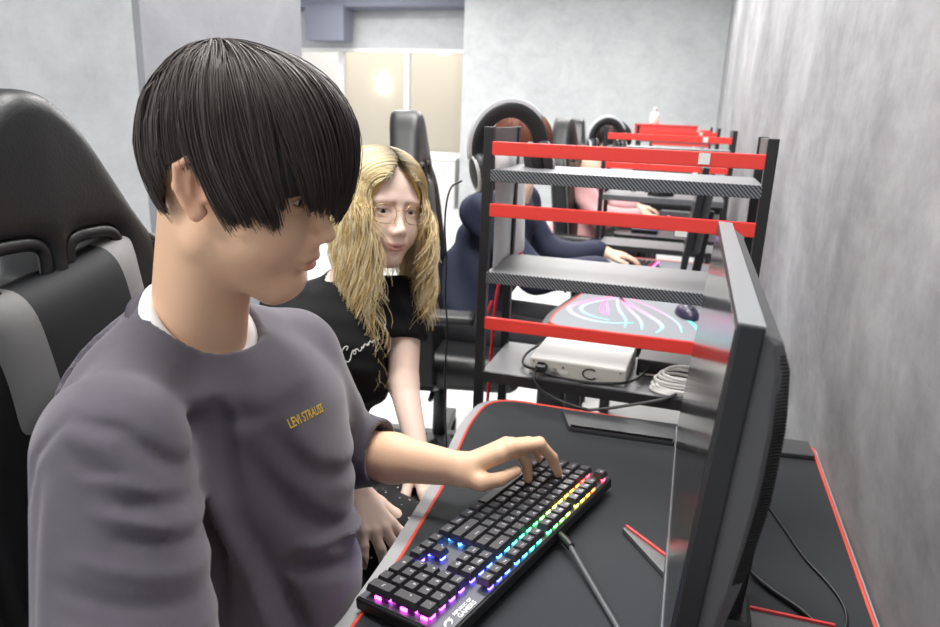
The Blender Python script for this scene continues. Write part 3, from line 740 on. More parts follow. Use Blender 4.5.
def gaming_chair(loc, rz, label, group='black gaming chairs'):
    t = thing('gaming_chair', label, 'chair', loc, rz, group)
    mb = MB(); mb.add(bv.tolist(), bq.tolist(), 0, True); obj('backrest', mb, LEATHER, t, world=False)
    mb = MB(); mb.add(sv.tolist(), sq.tolist(), 0, True); obj('seat', mb, LEATHER, t, world=False)
    for s_ in (-1, 1):
        pts = [(-LEAN*.56+.040, s_*.056+.040*math.copysign(abs(math.cos(q))**.6, math.cos(q)), 1.108+.029*math.copysign(abs(math.sin(q))**.6, math.sin(q))) for q in np.linspace(0, 2*PI, 40)[:-1]]
        rg_ = obj('strap_ring', MB().tube(pts, .0085, 8, closed=True, flat=.9), BLACKP, t, world=False)
        a_ = obj('armrest', MB().box((.06, s_*.33, .685), (.27, .095, .035), bev=.014), BLACKP, t, world=False)
        obj('armrest_post', MB().box((.04, s_*.33, .565), (.06, .035, .22), bev=.006).bar((.04, s_*.33, .445), (.04, s_*.2, .40), .06, .02), BLACKP, a_, world=False)
    for s_ in (-1, 1):
        pp = []
        for (w_, z_) in chaikin([(x, z, 0) for x, z in HALFW[5:]], 2) and [(p.x, p.y) for p in chaikin([(x, z, 0) for x, z in HALFW[5:]], 2)]:
            y_ = w_-.012; pp.append((.040-LEAN*(z_-.55)+.9*max(0, y_-.17)**1.5, s_*y_, z_))
        obj('piping', MB().tube(pp, .0045, 6), mat('piping_grey', (120, 121, 123), .55), t, world=False)
    obj('tilt_mechanism', MB().box((.05, 0, .385), (.24, .18, .05), bev=.008).cyl((.05, -.09, .385), (.05, -.26, .375), .009, 10), BLACKP, t, world=False)
    obj('back_bracket', MB().bar((-.09, .2, .44), (-.02, .2, .62), .02, .06).bar((-.09, -.2, .44), (-.02, -.2, .62), .02, .06), BLACKP, t, world=False)
    obj('gas_lift', MB().cyl((.05, 0, .09), (.05, 0, .37), .026, 16), BLACKP, t, world=False)
    for k in range(5):
        q = 2*PI*k/5+.3; dx, dy = math.cos(q), math.sin(q)
        l_ = obj('base_leg', MB().bar((.05, 0, .115), (.05+dx*.31, dy*.31, .085), .055, .04, bev=.008), mat('base_grey', (70, 71, 74), .45), t, world=False)
        cx_, cy_ = .05+dx*.31, dy*.31
        w_ = MB()
        for s_ in (-1, 1): w_.cyl((cx_-dy*s_*.008, cy_+dx*s_*.008, .030), (cx_-dy*s_*.026, cy_+dx*s_*.026, .030), .0295, 18)
        w_.cyl((cx_, cy_, .03), (cx_, cy_, .08), .009, 8)
        obj('castor', w_, BLACKP, l_, world=False)
    return t
CH = gaming_chair((-.70, .65, 0), 0, 'black gaming chair behind the boy in the grey T-shirt, cropped by the left edge')
dup(CH, (-.86, 2.30, 0), math.radians(12), 'black gaming chair right behind the blonde girl, holding the person in navy')
dup(CH, (-.64, 4.05, 0), math.radians(-4), 'black gaming chair under the person in pink beyond the second rack')
dup(CH, (-.85, 5.85, 0), math.radians(5), 'small dark gaming chair farthest away, left of the third rack')
# lumbar pillow
t = thing('lumbar_pillow', 'black pillow with grey ends leaning on the near gaming chair back', 'pillow', (-.73, .655, 1.02), 0, None, math.radians(6), math.radians(-7))
def pillow(W, H, T, n=36):
    vs = []; fs = []; mi = []
    for s_ in (1, -1):
        o = len(vs)
        for i in range(n+1):
            for j in range(n+1):
                u = -1+2*i/n; v = -1+2*j/n
                pin = 1-.10*(1-u*u)*abs(v)**3; pin2 = 1-.13*(1-v*v)*abs(u)**3
                th = T*(max(0, (1-u**4)*(1-v**4)))**.55
                vs.append((s_*th*.5, u*W/2*pin2, v*H/2*pin-.018*(u*u)*0+.014*u))
        for i in range(n):
            for j in range(n):
                f = (o+i*(n+1)+j, o+(i+1)*(n+1)+j, o+(i+1)*(n+1)+j+1, o+i*(n+1)+j+1)
                fs.append(f if s_ > 0 else f[::-1]); mi.append(1 if abs(-1+2*(i+.5)/n) > .50 else 0)
    return vs, fs, mi
pv, pf, pmi = pillow(.275, .185, .095)
mbp = MB(); mbp.add(pv, [f for f, k in zip(pf, pmi) if k == 0], 0, True); obj('dark_cover', mbp, mat('pillow_black', (33, 35, 38), .75, bump=(700, .2, .0008)), t, world=False)
mbp = MB(); mbp.add(pv, [f for f, k in zip(pf, pmi) if k == 1], 0, True); obj('grey_end_cover', mbp, mat('pillow_grey', (128, 128, 128), .8, bump=(700, .2, .0008)), t, world=False)
# ------------------------------------------------------------------ people
def sk(v): return np.array(lin(v))
def pmat(name, rough, sss=0, bump=None, vary=None, spec=.4, sheen=0):
    return mat(name, (200, 200, 200), rough, spec=spec, bump=bump, vary=vary, attr='Col', sss=sss, sheen=sheen)
SKIN = pmat('skin', .5, .12, (420, .06, .0006), None, .35)
EYEW = mat('eye_white', (236, 232, 228), .2); IRIS = mat('iris_dark', (30, 20, 16), .15)
class Head:
    def __init__(s, pos, yaw, pitch, roll, k=1.0, fem=False):
        s.pos = np.array(pos, float); s.R = rotm(math.radians(roll), math.radians(pitch), math.radians(yaw)); s.k = k; s.fem = fem
    def loc(s, P): return (P-s.pos)@s.R/s.k
    def w(s, L): return (np.asarray(L, float)*s.k)@s.R.T+s.pos
    def field(s, P):
        L = s.loc(P); X, Y, Z = L.T; A = np.stack([X, np.abs(Y), Z], 1); f = s.fem
        d = s_ell(L, (-.006, 0, .033), (.089, .0735, .083))
        d = smin(d, s_ell(L, (.030, 0, .020), (.062, .062, .070)), .02)
        d = smin(d, s_ell(L, (.026, 0, -.040), (.060, .050 if f else .058, .066)), .025)
        jaw = s_cone(A, (-.006, .044, -.056), (.060, .013, -.098), .020, .015) if f else s_cone(A, (-.006, .050, -.060), (.060, .020, -.104), .021, .018)
        d = smin(d, jaw, .030)
        d = smin(d, s_ell(L, (.068, 0, -.099 if f else -.101), (.018 if f else .020, .014 if f else .023, .015 if f else .017)), .018)
        d = smin(d, s_ell(A, (.050, .034, -.042), (.034, .030, .034)), .022)             # cheeks
        d = smin(d, s_ell(A, (.074, .022, .021), (.016, .030, .011)), .014)              # brow
        d = smax(d, -s_ell(A, (.097, .031, .002), (.016, .020, .011)), .012)             # socket
        lid = s_ell(A, (.0725, .031, .0), (.0138, .0165, .0125))
        slit = s_ell(A, (.0835, .0315, -.0005), (.012, .0150, .0046 if f else .0038))
        d = smin(d, smax(lid, -slit, .0015), .005)
        ns = s_cone(L, (.086, 0, .003), (.1025, 0, -.034), .0072, .0086)
        ns = smin(ns, s_ell(L, (.1015, 0, -.0370), (.0120, .0105, .0092)), .006)
        ns = smin(ns, s_ell(A, (.0945, .0110, -.0415), (.0105, .0066, .0072)), .006)
        d = smin(d, ns, .010)
        d = smax(d, -s_ell(A, (.1000, .0058, -.0480), (.0048, .0028, .0030)), .002)
        d = smin(d, s_ell(L, (.082, 0, -.062), (.016, .024, .016)), .012)                # muzzle
        Lm = L.copy(); Lm[:, 2] -= (7.0 if f else 1.0)*np.minimum(Y*Y, .0007)
        d = smin(d, s_ell(Lm, (.0910, 0, -.0660), (.0085, .0210, .0048)), .004)
        d = smin(d, s_ell(Lm, (.0890, 0, -.0752), (.0088, .0180, .0056)), .004)
        d = smax(d, -s_ell(Lm, (.0995, 0, -.0703), (.012, .0240, .0012)), .003)
        d = smax(d, -s_ell(L, (.095, 0, -.0855), (.010, .018, .0035)), .008)
        # ears
        A = (A-np.array((-.004, .076, 0)))/.90+np.array((-.004, .076, -.001))
        h = [(.008, .074, -.012), (.012, .078, .012), (.004, .082, .028), (-.012, .086, .030), (-.024, .087, .018), (-.024, .084, -.004), (-.013, .080, -.022), (-.004, .077, -.032), (.004, .074, -.026)]
        e = s_ell(A, (-.006, .077, .002), (.019, .0055, .029), rotm(0, .22, -.30))
        e = smax(e, -s_ell(A, (-.004, .084, .0), (.010, .0075, .017)), .006)
        for a, b in zip(h, h[1:]): e = smin(e, s_cone(A, a, b, .0042, .0042), .004)
        e = smin(e, s_ell(A, (-.003, .077, -.029), (.008, .0045, .009)), .006)
        e = smin(e, s_cone(A, (-.012, .082, .016), (-.010, .080, -.010), .0028, .0026), .004)
        e = smin(e, s_ell(A, (.008, .076, -.006), (.004, .004, .006)), .004)
        d = smin(d, e, .005)
        return d*s.k
    def paint(s, V, base, lip, brow):
        L = s.loc(V); X, Y, Z = L.T; A = np.stack([X, np.abs(Y), Z], 1)
        col = np.tile(sk(base), (len(V), 1))
        def mix(m_, c): m_ = np.clip(m_, 0, 1)[:, None]; col[:] = col*(1-m_)+sk(c)*m_
        near = (np.abs(L).max(1) < .16)
        L2 = L.copy(); L2[:, 2] -= (7.0 if s.fem else 1.0)*np.minimum(Y*Y, .0007); lp = np.minimum(s_ell(L2, (.0930, 0, -.0665), (.0085, .0180, .0036)), s_ell(L2, (.0910, 0, -.0750), (.0085, .0155, .0045)))
        mix((.0022-lp)/.0022*near, lip)
        bw = s_cone(A, (.090, .013, .0185), (.077, .046, .0215), .0030, .0016)
        mix((.0045-bw)/.004*near*.8, brow)
        lash = np.abs(s_ell(A, (.0835, .0315, -.0005), (.012, .0158, .0052)))
        mix((.0016-lash)/.0016*near*(Z > -.0015)*.85*(X > .07), (30, 22, 20))
        ear = (np.abs(Y) > .073)*near*(Z < .04)*(Z > -.045)*(X < .02)
        mix(ear*.35, (214, 140, 118))
        return col
    def eyes(s, parent):
        for sg in (-1, 1):
            c = s.w((.0700, sg*.031, -.0003)); v = (s.R@np.array([1, sg*.02, -.10])); v = Vector(v).normalized(); Rq = Vector((0, 0, 1)).rotation_difference(v).to_matrix()
            r = .0122*s.k; prof = [(max(1e-5, r*math.sin(q)), r*math.cos(q)) for q in np.linspace(PI, 0, 17)]
            eb = MB().lathe(prof, c, 20, 0, Rq)
            o_ = obj('eye', eb, EYEW, parent)
            ib = MB().lathe([(max(1e-5, r*1.012*math.sin(q)), r*1.012*math.cos(q)) for q in np.linspace(.46, 0, 6)], c, 18, 0, Rq)
            obj('iris', ib, IRIS, o_)
def chain(P, d, pts, rs, k, k0=None):
    for i in range(len(pts)-1):
        d = smin(d, s_cone(P, pts[i], pts[i+1], rs[i], rs[i+1]), (k0 if (i == 0 and k0) else k))
    return d
def hand_prims(W, F, Upv, T, s=1.0, curl=.5, spread=.12, thumb=.6):
    """points of a relaxed hand: W wrist, F finger direction, Upv back of the hand, T towards the thumb"""
    W = np.array(W, float); F = np.array(F, float); F /= np.linalg.norm(F); T = np.array(T, float); T -= F*(T@F); T /= np.linalg.norm(T)
    U_ = np.array(Upv, float); U_ -= F*(U_@F); U_ -= T*(U_@T); U_ /= np.linalg.norm(U_)
    fs = []
    for i, (off, ln, reach) in enumerate(((.026, .066, .083), (.008, .074, .088), (-.010, .069, .084), (-.027, .054, .076))):
        b = W+(F*reach+T*off)*s; a = spread*(1.5-i)*.8; D = F*math.cos(a)+T*math.sin(a); c = curl*(.9+.12*i); pts = [W+(F*.02+T*off*.5)*s, b]; ang = c*.35; p = b
        for seg, l in enumerate((.45, .30, .25)):
            v = D*math.cos(ang)-U_*math.sin(ang); p = p+v*ln*l*s; pts.append(p); ang += c*(.75 if seg == 0 else .55)
        fs.append(pts)
    a = thumb; th = [W+(F*.012+T*.014)*s, W+(F*.040+T*.036-U_*.010)*s]
    D = F*math.cos(a)+T*math.sin(a)-U_*.15; th += [th[1]+D*.034*s, th[1]+(D*.058+(F-T*.4)*.008)*s]
    return fs, th
def hand_field(P, d, fs, th, s=1.0):
    box_ = np.concatenate([np.array(f) for f in fs]+[np.array(th)]); lo_, hi_ = box_.min(0)-.04, box_.max(0)+.04
    m_ = ((P > lo_) & (P < hi_)).all(1)
    if not m_.any(): return d
    Q = P[m_]; dq = d[m_]
    palm = np.full(len(Q), 1e3)
    for i, f in enumerate(fs): palm = smin(palm, s_cone(Q, f[0], f[1], .0145*s, .0110*s), .010)
    palm = smin(palm, s_cone(Q, th[0], th[1], .0150*s, .0125*s), .012)
    dq = smin(dq, palm, .014)
    fing = np.full(len(Q), 1e3)
    for i, f in enumerate(fs):
        r = (.0088, .0090, .0086, .0076)[i]*s; one = np.full(len(Q), 1e3)
        one = chain(Q, one, f[1:], [r*1.12, r, r*.93, r*.80], .003); fing = np.minimum(fing, one)
    t_ = chain(Q, np.full(len(Q), 1e3), th[1:], [.0122*s, .0102*s, .0080*s], .004); fing = np.minimum(fing, t_)
    d = d.copy(); d[m_] = smin(dq, fing, .006); return d
def paint_nails(V, col, tips, c, r=.0068):
    for tip, n in tips:
        p = np.array(tip)+np.array(n)*.006; m_ = np.linalg.norm(V-p, axis=1) < r*.8
        col[m_] = sk(c)

# ---- the boy
BOY = thing('person', 'boy in a charcoal grey T-shirt with dark hair typing on the keyboard', 'person', (-.52, .64, .47))
hb_ = Head((-.456, .637, 1.229), 12, 11.8, 4.3)
shR = np.array((-.470, .455, 1.000)); shL = np.array((-.492, .800, .968)); eR = np.array((-.385, .365, .80)); eL = np.array((-.475, .90, .786))
wL = np.array((-.281, .884, .800)); wR = np.array((-.17, .42, .757))
iM, iP, iD, iT = (-.225, .905, .822), (-.200, .938, .816), (-.191, .951, .792), (-.188, .953, .7665)
mM, mP, mD, mT = (-.211, .918, .829), (-.175, .961, .823), (-.157, .977, .797), (-.147, .984, .7685)
BF = [[(-.268, .882, .803), iM, iP, iD, iT], [(-.268, .894, .803), mM, mP, mD, mT],
      [(-.268, .905, .801), (-.215, .938, .826), (-.180, .985, .815), (-.165, .999, .790), (-.158, 1.004, .769)],
      [(-.270, .915, .797), (-.226, .956, .817), (-.200, 1.000, .806), (-.190, 1.014, .784), (-.186, 1.019, .768)]]
BT = [(-.266, .874, .796), (-.240, .872, .792), (-.217, .889, .7925), (-.199, .915, .796)]
rf, rt = hand_prims(wR, (1, .12, -.05), (0, 0, 1), (0, 1, 0), 1.0, .35)
def boy_skin(P):
    d = hb_.field(P)
    d = smin(d, s_cone(P, hb_.w((-.026, 0, -.050)), (-.520, .636, 1.030), .050, .053), .022)
    d = smin(d, s_cone(P, hb_.w((-.018, 0, -.080)), (-.508, .636, 1.000), .026, .030), .015)
    d = smin(d, s_cone(P, (-.52, .53, .965), (-.515, .74, .955), .045, .045), .03)
    d = smin(d, s_cone(P, (-.525, .64, .89), (-.56, .64, .56), .100, .118), .04)
    d = chain(P, d, [shR, eR], [.052, .042], .03); d = chain(P, d, [eR, wR], [.042, .026], .01)
    d = chain(P, d, [shL, eL], [.052, .041], .03)
    el2 = eL*.55+wL*.45; d = chain(P, d, [eL, el2, wL], [.038, .0365, .0250], .012)
    for s_ in (-1, 1):
        d = chain(P, d, [(-.57, .64+s_*.085, .545), (-.20, .64+s_*.10, .530), (-.20, .64+s_*.10, .10)], [.085, .060, .045], .03)
        d = smin(d, s_cone(P, (-.21, .64+s_*.10, .045), (-.07, .64+s_*.11, .035), .038, .032), .03)
    d = hand_field(P, d, BF, BT, 1.0); d = hand_field(P, d, rf, rt, 1.0)
    return d
v, q = nets(boy_skin, (-.73, .25, -.01), (.06, 1.06, 1.38), .0026)
v = relax(v, q, 1, .4)
col = hb_.paint(v, (229, 188, 156), (208, 140, 124), (60, 48, 44))
for tip in (iT, mT, BF[2][-1]): paint_nails(v, col, [((tip[0]+.003, tip[1]+.002, tip[2]+.002), (.6, .5, .6))], (238, 196, 178), .007)
paint_nails(v, col, [((-.206, .921, .8045), (.1, -.75, .65))], (240, 200, 182), .0078)
npobj('body', v, q, SKIN, BOY, col)
hb_.eyes(BOY)

# shirt
CR = np.array(r2); CU = np.array(u2); B0 = np.array(fwd)*.76+np.array(CAM)
def fold_sum(P, folds, scale, org):
    s_ = (P-org)@CR; t_ = (P-org)@CU; out = np.zeros(len(P))
    for pts, w, amp in folds:
        best = np.full(len(P), 9.); par = np.zeros(len(P)); n = len(pts)-1
        for i in range(n):
            ax, ay = (pts[i][0]-470)/scale, -(pts[i][1]-313.5)/scale; bx, by = (pts[i+1][0]-470)/scale, -(pts[i+1][1]-313.5)/scale
            ex, ey = bx-ax, by-ay; h = np.clip(((s_-ax)*ex+(t_-ay)*ey)/(ex*ex+ey*ey), 0, 1); dd = np.hypot(s_-ax-ex*h, t_-ay-ey*h)
            m_ = dd < best; best = np.where(m_, dd, best); par = np.where(m_, (i+h)/n, par)
        out += amp*np.exp(-(best/(w/scale))**2)*np.sqrt(np.clip(4*par*(1-par)+.12, 0, 1))
    return out
TF = [  # torso folds: valleys positive, ridges negative (metres)
    ([(150, 398), (178, 470), (196, 520), (205, 600)], 9, .013), ([(176, 395), (202, 470), (222, 560), (226, 640)], 12, -.013),
    ([(208, 415), (224, 470), (240, 530), (236, 610)], 8, .013), ([(232, 430), (252, 490), (270, 560), (280, 640)], 10, -.014),
    ([(240, 400), (258, 500), (282, 590), (300, 640)], 8, .012), ([(282, 430), (310, 475), (350, 510)], 9, .004),
    ([(288, 418), (322, 478), (352, 535)], 12, -.004), ([(262, 440), (300, 520), (345, 585)], 9, .006),
    ([(300, 545), (330, 560), (356, 575)], 7, -.006), ([(285, 560), (320, 585), (352, 602)], 7, .006),
    ([(160, 360), (210, 390), (262, 395)], 12, -.004), ([(170, 380), (215, 408), (268, 412)], 8, .004),
    ([(330, 400), (322, 440), (318, 500)], 10, .003), ([(190, 430), (205, 500), (208, 560)], 7, -.005),
    ([(122, 318), (100, 352), (78, 404)], 3, .0030), ([(118, 316), (96, 350), (74, 402)], 3, -.0022)]
SF = [
    ([(80, 416), (130, 428), (172, 472), (192, 535)], 6, .006), ([(80, 425), (125, 445), (160, 490), (180, 540)], 9, -.004),
    ([(38, 500), (48, 455), (80, 416)], 4, .005), ([(135, 490), (165, 497), (190, 512)], 6, .005), ([(120, 500), (155, 512), (190, 528)], 6, -.005),
    ([(140, 524), (170, 532), (200, 548)], 6, .005), ([(105, 470), (140, 475), (172, 492)], 6, -.004), ([(110, 540), (160, 556), (205, 572)], 7, -.004),
    ([(90, 560), (140, 578), (208, 596)], 7, .004), ([(70, 480), (72, 540), (80, 620)], 9, -.003), ([(100, 600), (150, 606), (212, 622)], 6, -.004),
    ([(60, 470), (60, 540), (66, 620)], 6, .003), ([(84, 440), (110, 462), (140, 470)], 6, .003)]
LF = [([(338, 385), (330, 430), (340, 480)], 6, .005), ([(352, 400), (348, 440), (352, 480)], 5, -.004), ([(312, 372), (325, 410), (326, 470)], 7, -.005), ([(360, 415), (356, 450), (352, 488)], 3, .0022)]
sl_axis0 = shR+np.array((.018, -.018, .005)); sl_axis1 = np.array((-.374, .352, .80))
hemL = eL+(wL-eL)*.30+np.array((.0, .0, .006))
NC = np.array((-.517, .635, 1.050)); NN = np.array((.52, -.03, .85)); NN /= np.linalg.norm(NN)
ux_ = np.cross(np.array((0, 1., 0)), NN); ux_ /= np.linalg.norm(ux_); uy_ = np.cross(NN, ux_)
COLL = [NC+ux_*.078*math.cos(t_)+uy_*.079*math.sin(t_)+NN*(.010*math.cos(2*t_)*0) for t_ in np.linspace(0, 2*PI, 33)]
def ringd(P, c, r, tube_):
    L = P-c; h = L@NN; rad = np.hypot(L@ux_/.99, L@uy_); return np.hypot(rad-r, h)-tube_
def boy_shirt(P):
    d = s_ell(P, (-.494, .640, .920), (.118, .196, .130))
    d = smin(d, s_ell(P, (-.494, .640, .790), (.126, .190, .200)), .08)
    d = smin(d, s_ell(P, (-.560, .632, .960), (.070, .150, .120)), .06)
    d = smin(d, s_cone(P, (-.490, .64, .70), (-.51, .64, .56), .148, .155), .08)
    d = smin(d, s_cone(P, NC-NN*.012, (-.515, .638, .985), .066, .110), .03)
    d = smin(d, s_cone(P, NC+uy_*.055-NN*.012, shL+np.array((-.01, -.01, .012)), .024, .056), .04)
    d = smin(d, s_cone(P, NC-uy_*.055-NN*.012, shR+np.array((-.01, .01, .006)), .024, .058), .04)
    d = d+1.5*fold_sum(P, TF, 920, B0*0+np.array(CAM)+np.array(fwd)*.76)
    sr = s_cone(P, sl_axis0, sl_axis1, .064, .073)
    Lp = (P-sl_axis1)@((sl_axis1-sl_axis0)/np.linalg.norm(sl_axis1-sl_axis0))
    sr = sr+.75*fold_sum(P, SF, 1215, np.array(CAM)+np.array(fwd)*.575)
    d = smin(d, sr, .020)
    sl = s_cone(P, shL+np.array((0, -.005, .004)), eL, .061, .057); sl = smin(sl, s_cone(P, eL, hemL, .058, .053), .02)
    sl = sl+fold_sum(P, LF, 700, np.array(CAM)+np.array(fwd)*1.0)
    d = smin(d, sl, .025)
    d = smin(d, ringd(P, NC, .0700, .0075), .006)
    # openings: neck, two cuffs, lower hem
    L = P-NC; h = L@NN; rad = np.hypot(L@ux_, L@uy_)
    d = smax(d, -np.maximum(rad-.0640, -.03-h), .004)
    dirL = (wL-eL)/np.linalg.norm(wL-eL); tl = (P-hemL)@dirL; fl = np.linalg.norm(P-hemL-tl[:, None]*dirL, axis=1)
    d = smax(d, np.where((np.linalg.norm(P-hemL, axis=1) < .12), tl-.010, -1), .004)
    d = smax(d, -np.maximum(fl-.0440, -.022-tl), .003)
    dirR = (sl_axis1-sl_axis0)/np.linalg.norm(sl_axis1-sl_axis0); tr = (P-sl_axis1)@dirR
    d = smax(d, np.where(np.linalg.norm(P-sl_axis1, axis=1) < .12, tr-.035, -1), .004)
    d = smax(d, .53-P[:, 2], .01)
    return d
v, q = nets(boy_shirt, (-.72, .22, .50), (-.24, 1.02, 1.16), .0040)
v = relax(v, q, 1, .5)
SHIRT = mat('charcoal_cotton', (86, 82, 91), .88, spec=.2, bump=(1100, .25, .0008), vary=(60, .04), sheen=.25)
shirt = npobj('t_shirt', v, q, SHIRT, BOY)
SBVH = BVHTree.FromPolygons([tuple(x) for x in v], [tuple(x) for x in q])
RIB = mat('rib_charcoal', (80, 76, 85), .9, spec=.2, bump=(700, .4, .001))
cp = [NC+(ux_*math.cos(t_)+uy_*math.sin(t_))*.0700+NN*.0015 for t_ in np.linspace(0, 2*PI, 49)[:-1]]
obj('collar', MB().tube(cp, .0092, 10, closed=True), RIB, BOY)
cp = [NC+(ux_*math.cos(t_)*.0595+uy_*math.sin(t_)*.0605)+NN*(.013-.008*math.cos(t_)) for t_ in np.linspace(0, 2*PI, 49)[:-1]]
obj('undershirt_collar', MB().tube(cp, .0100, 10, closed=True, flat=1.0), mat('undershirt_white', (240, 240, 240), .8), BOY)
def ray_px(u, v_): return Vector(CAM), (Vector(r2)*((u-470)/700)+Vector(u2)*(-(v_-313.5)/700)+Vector(fwd)).normalized()
def print_on(bvh, p0, p1, body, size, shear=0, off=.0008, geo=None):
    ex = (p1-p0); L_ = ex.length; ex.normalize(); n0 = bvh.find_nearest((p0+p1)/2)[1]; n0 = n0 if n0.dot(CAM-p0) > 0 else -n0
    ey = n0.cross(ex).normalized(); nn = ex.cross(ey).normalized()
    tv, tf = geo if geo else text_geo(body, size, 'LEFT', shear, size*.012)
    w_ = max(t_.x for t_ in tv); out = []
    for t_ in tv:
        s0 = p0+ex*(t_.x/w_*L_)+ey*t_.y+nn*.05
        hit = bvh.ray_cast(s0, -nn, .12); out.append((hit[0]+nn*off) if hit[0] is not None else s0-nn*.05)
    return out, tf
o_, d_ = ray_px(288, 425); h0 = SBVH.ray_cast(o_, d_)[0]; o_, d_ = ray_px(322, 408); h1 = SBVH.ray_cast(o_, d_)[0]
if h0 and h1:
    pv_, pf_ = print_on(SBVH, h0, h1, 'Levi Strauss'.upper(), .0150)
    obj('chest_print', MB().add(pv_, pf_), mat('print_yellow', (226, 186, 60), .7), BOY)
TROU = mat('trousers_black', (34, 34, 38), .85)
def boy_legs(P):
    d = np.full(len(P), 1e3)
    d = smin(d, s_ell(P, (-.56, .64, .545), (.13, .18, .085)), .02)
    for s_ in (-1, 1): d = chain(P, d, [(-.56, .64+s_*.085, .545), (-.20, .64+s_*.10, .530), (-.20, .64+s_*.10, .10)], [.094, .072, .062], .04)
    return np.maximum(d, .09-P[:, 2])
v, q = nets(boy_legs, (-.74, .38, .05), (-.08, .90, .68), .011); npobj('trousers', relax(v, q, 1), q, TROU, BOY)
SHOE = mat('shoe_black', (26, 26, 28), .5)
for s_ in (-1, 1):
    v, q = nets(lambda P: np.maximum(s_cone(P, (-.21, .64+s_*.10, .050), (-.06, .64+s_*.11, .040), .047, .040), .002-P[:, 2]), (-.30, .3, -.01), (.0, .95, .14), .008); npobj('shoe', relax(v, q, 1), q, SHOE, BOY)

# ---- hair
def strands_mesh(paths, r0, r1, n=3, cols=None, flat=1.0):
    vs = []; qs = []; cs = []; o = 0
    ang = np.arange(n)*2*PI/n
    for i, p in enumerate(paths):
        k = len(p); t_ = np.gradient(p, axis=0); t_ /= np.linalg.norm(t_, axis=1)[:, None]+1e-12
        a = np.array((.3, .5, .8)); x = np.cross(t_, a); x /= np.linalg.norm(x, axis=1)[:, None]+1e-12; y = np.cross(t_, x)
        u = np.linspace(0, 1, k); rr = (r0*(1-u**2.2)+r1*u**2.2)*(.6+.4*np.minimum(1, u*8)); rr = rr*(.7+.6*((i*0.618) % 1))
        ring_ = p[:, None]+rr[:, None, None]*(np.cos(ang)[None, :, None]*x[:, None]+flat*np.sin(ang)[None, :, None]*y[:, None])
        vs.append(ring_.reshape(-1, 3))
        b_ = o+np.arange(k-1)[:, None]*n+np.arange(n)[None]; b2 = o+np.arange(k-1)[:, None]*n+(np.arange(n)+1)[None] % n
        qs.append(np.stack([b_, b2, b2+n, b_+n], -1).reshape(-1, 4)); o += k*n
        if cols is not None: cs.append(np.repeat(cols[i], n, 0))
    return np.concatenate(vs), np.concatenate(qs), (np.concatenate(cs) if cols is not None else None)
def hair_mat(name, rough, spec=.5):
    return pmat(name, rough, spec=spec)
PX = np.array((-.42, .0, .91)); PX /= np.linalg.norm(PX); E1 = np.array((.91, 0, .42)); E2 = np.array((0, 1., 0))
def shell_R(D):     # radius of the boy's hair shell in a head direction
    x, y, z = D.T
    fx = np.where(x > 0, .118, .0985); fz = np.where(z > 0, .103, .115)
    fy = .0885
    return (np.abs(x/fx)**2.25+np.abs(y/fy)**2.25+np.abs(z/fz)**2.25)**(-1/2.25)
HC = np.array((.004, 0, .030))
def hem(phi):       # height at which the hair ends, by azimuth in degrees (0 front, -90 his right side)
    a = np.abs((np.degrees(phi)+180) % 360-180)
    return np.interp(a, [0, 25, 50, 62, 72, 80, 88, 100, 112, 125, 145, 180], [.006, -.004, -.014, -.022, -.038, -.028, .012, .032, .022, -.022, -.066, -.078])
def boy_path(phi0, t0, depth, tend, swirl, n=15, clump=0):
    th = np.linspace(t0, 2.75, 90); ph = phi0+swirl*np.sin(th)+clump*np.clip((th-.5)/1.3, 0, 1.1)**1.6
    D = np.cos(th)[:, None]*PX+np.sin(th)[:, None]*(np.cos(ph)[:, None]*E1+np.sin(ph)[:, None]*E2)
    R_s = shell_R(D); Pt = HC+D*R_s[:, None]
    az = np.arctan2(Pt[:, 1], Pt[:, 0]-.0)
    back = np.clip((np.abs(np.degrees(az))-110)/50, 0, 1)
    low = np.clip((.02-Pt[:, 2])/.10, 0, 1)
    Pt = HC+(Pt-HC)*(1-.16*back*low)[:, None]            # nape is cut close
    ends = np.where(Pt[:, 2] < hem(az)+tend)[0]
    e = ends[0] if len(ends) else 89
    if e < 4: return None
    s_ = np.linspace(0, e, n); P_ = np.stack([np.interp(s_, np.arange(90), Pt[:, j]) for j in range(3)], 1)
    u = np.linspace(0, 1, n)
    sc_ = depth*(.90+.10*np.clip(u*4, 0, 1)) if t0 > .05 else depth
    return HC+(P_-HC)*np.reshape(sc_, (-1, 1))
paths = []
CL = np.sort(RNG.uniform(-PI, PI, 64)); CLE = RNG.normal(0, .011, 64); CLD = RNG.uniform(-.022, .022, 64); CLS = RNG.normal(0, .09, 64)
for i in range(8500):
    phi = RNG.uniform(-PI, PI); t0 = RNG.choice([RNG.uniform(.0, .16), RNG.uniform(.1, 1.1)], p=[.4, .6])
    c_ = int(np.argmin(np.abs((CL-phi+PI) % (2*PI)-PI))); df = (CL[c_]-phi+PI) % (2*PI)-PI
    p_ = boy_path(phi, t0, RNG.uniform(.945, 1.0)+CLD[c_], RNG.normal(0, .005)+CLE[c_]+abs(df)*.08, -.30+.05*RNG.normal()+CLS[c_], clump=df*.75)
    if p_ is not None:
        p_ = p_+RNG.normal(0, .0010, 3)+.0016*np.sin(np.linspace(0, 5, len(p_))+phi*40)[:, None]*RNG.normal(0, .5, 3)
        paths.append(hb_.w(p_))
hv, hq, _ = strands_mesh(paths, .00092, .0003)
hcol = np.tile(sk((66, 58, 55)), (len(hv), 1))
HAIRB = hair_mat('dark_hair', .42, .45)
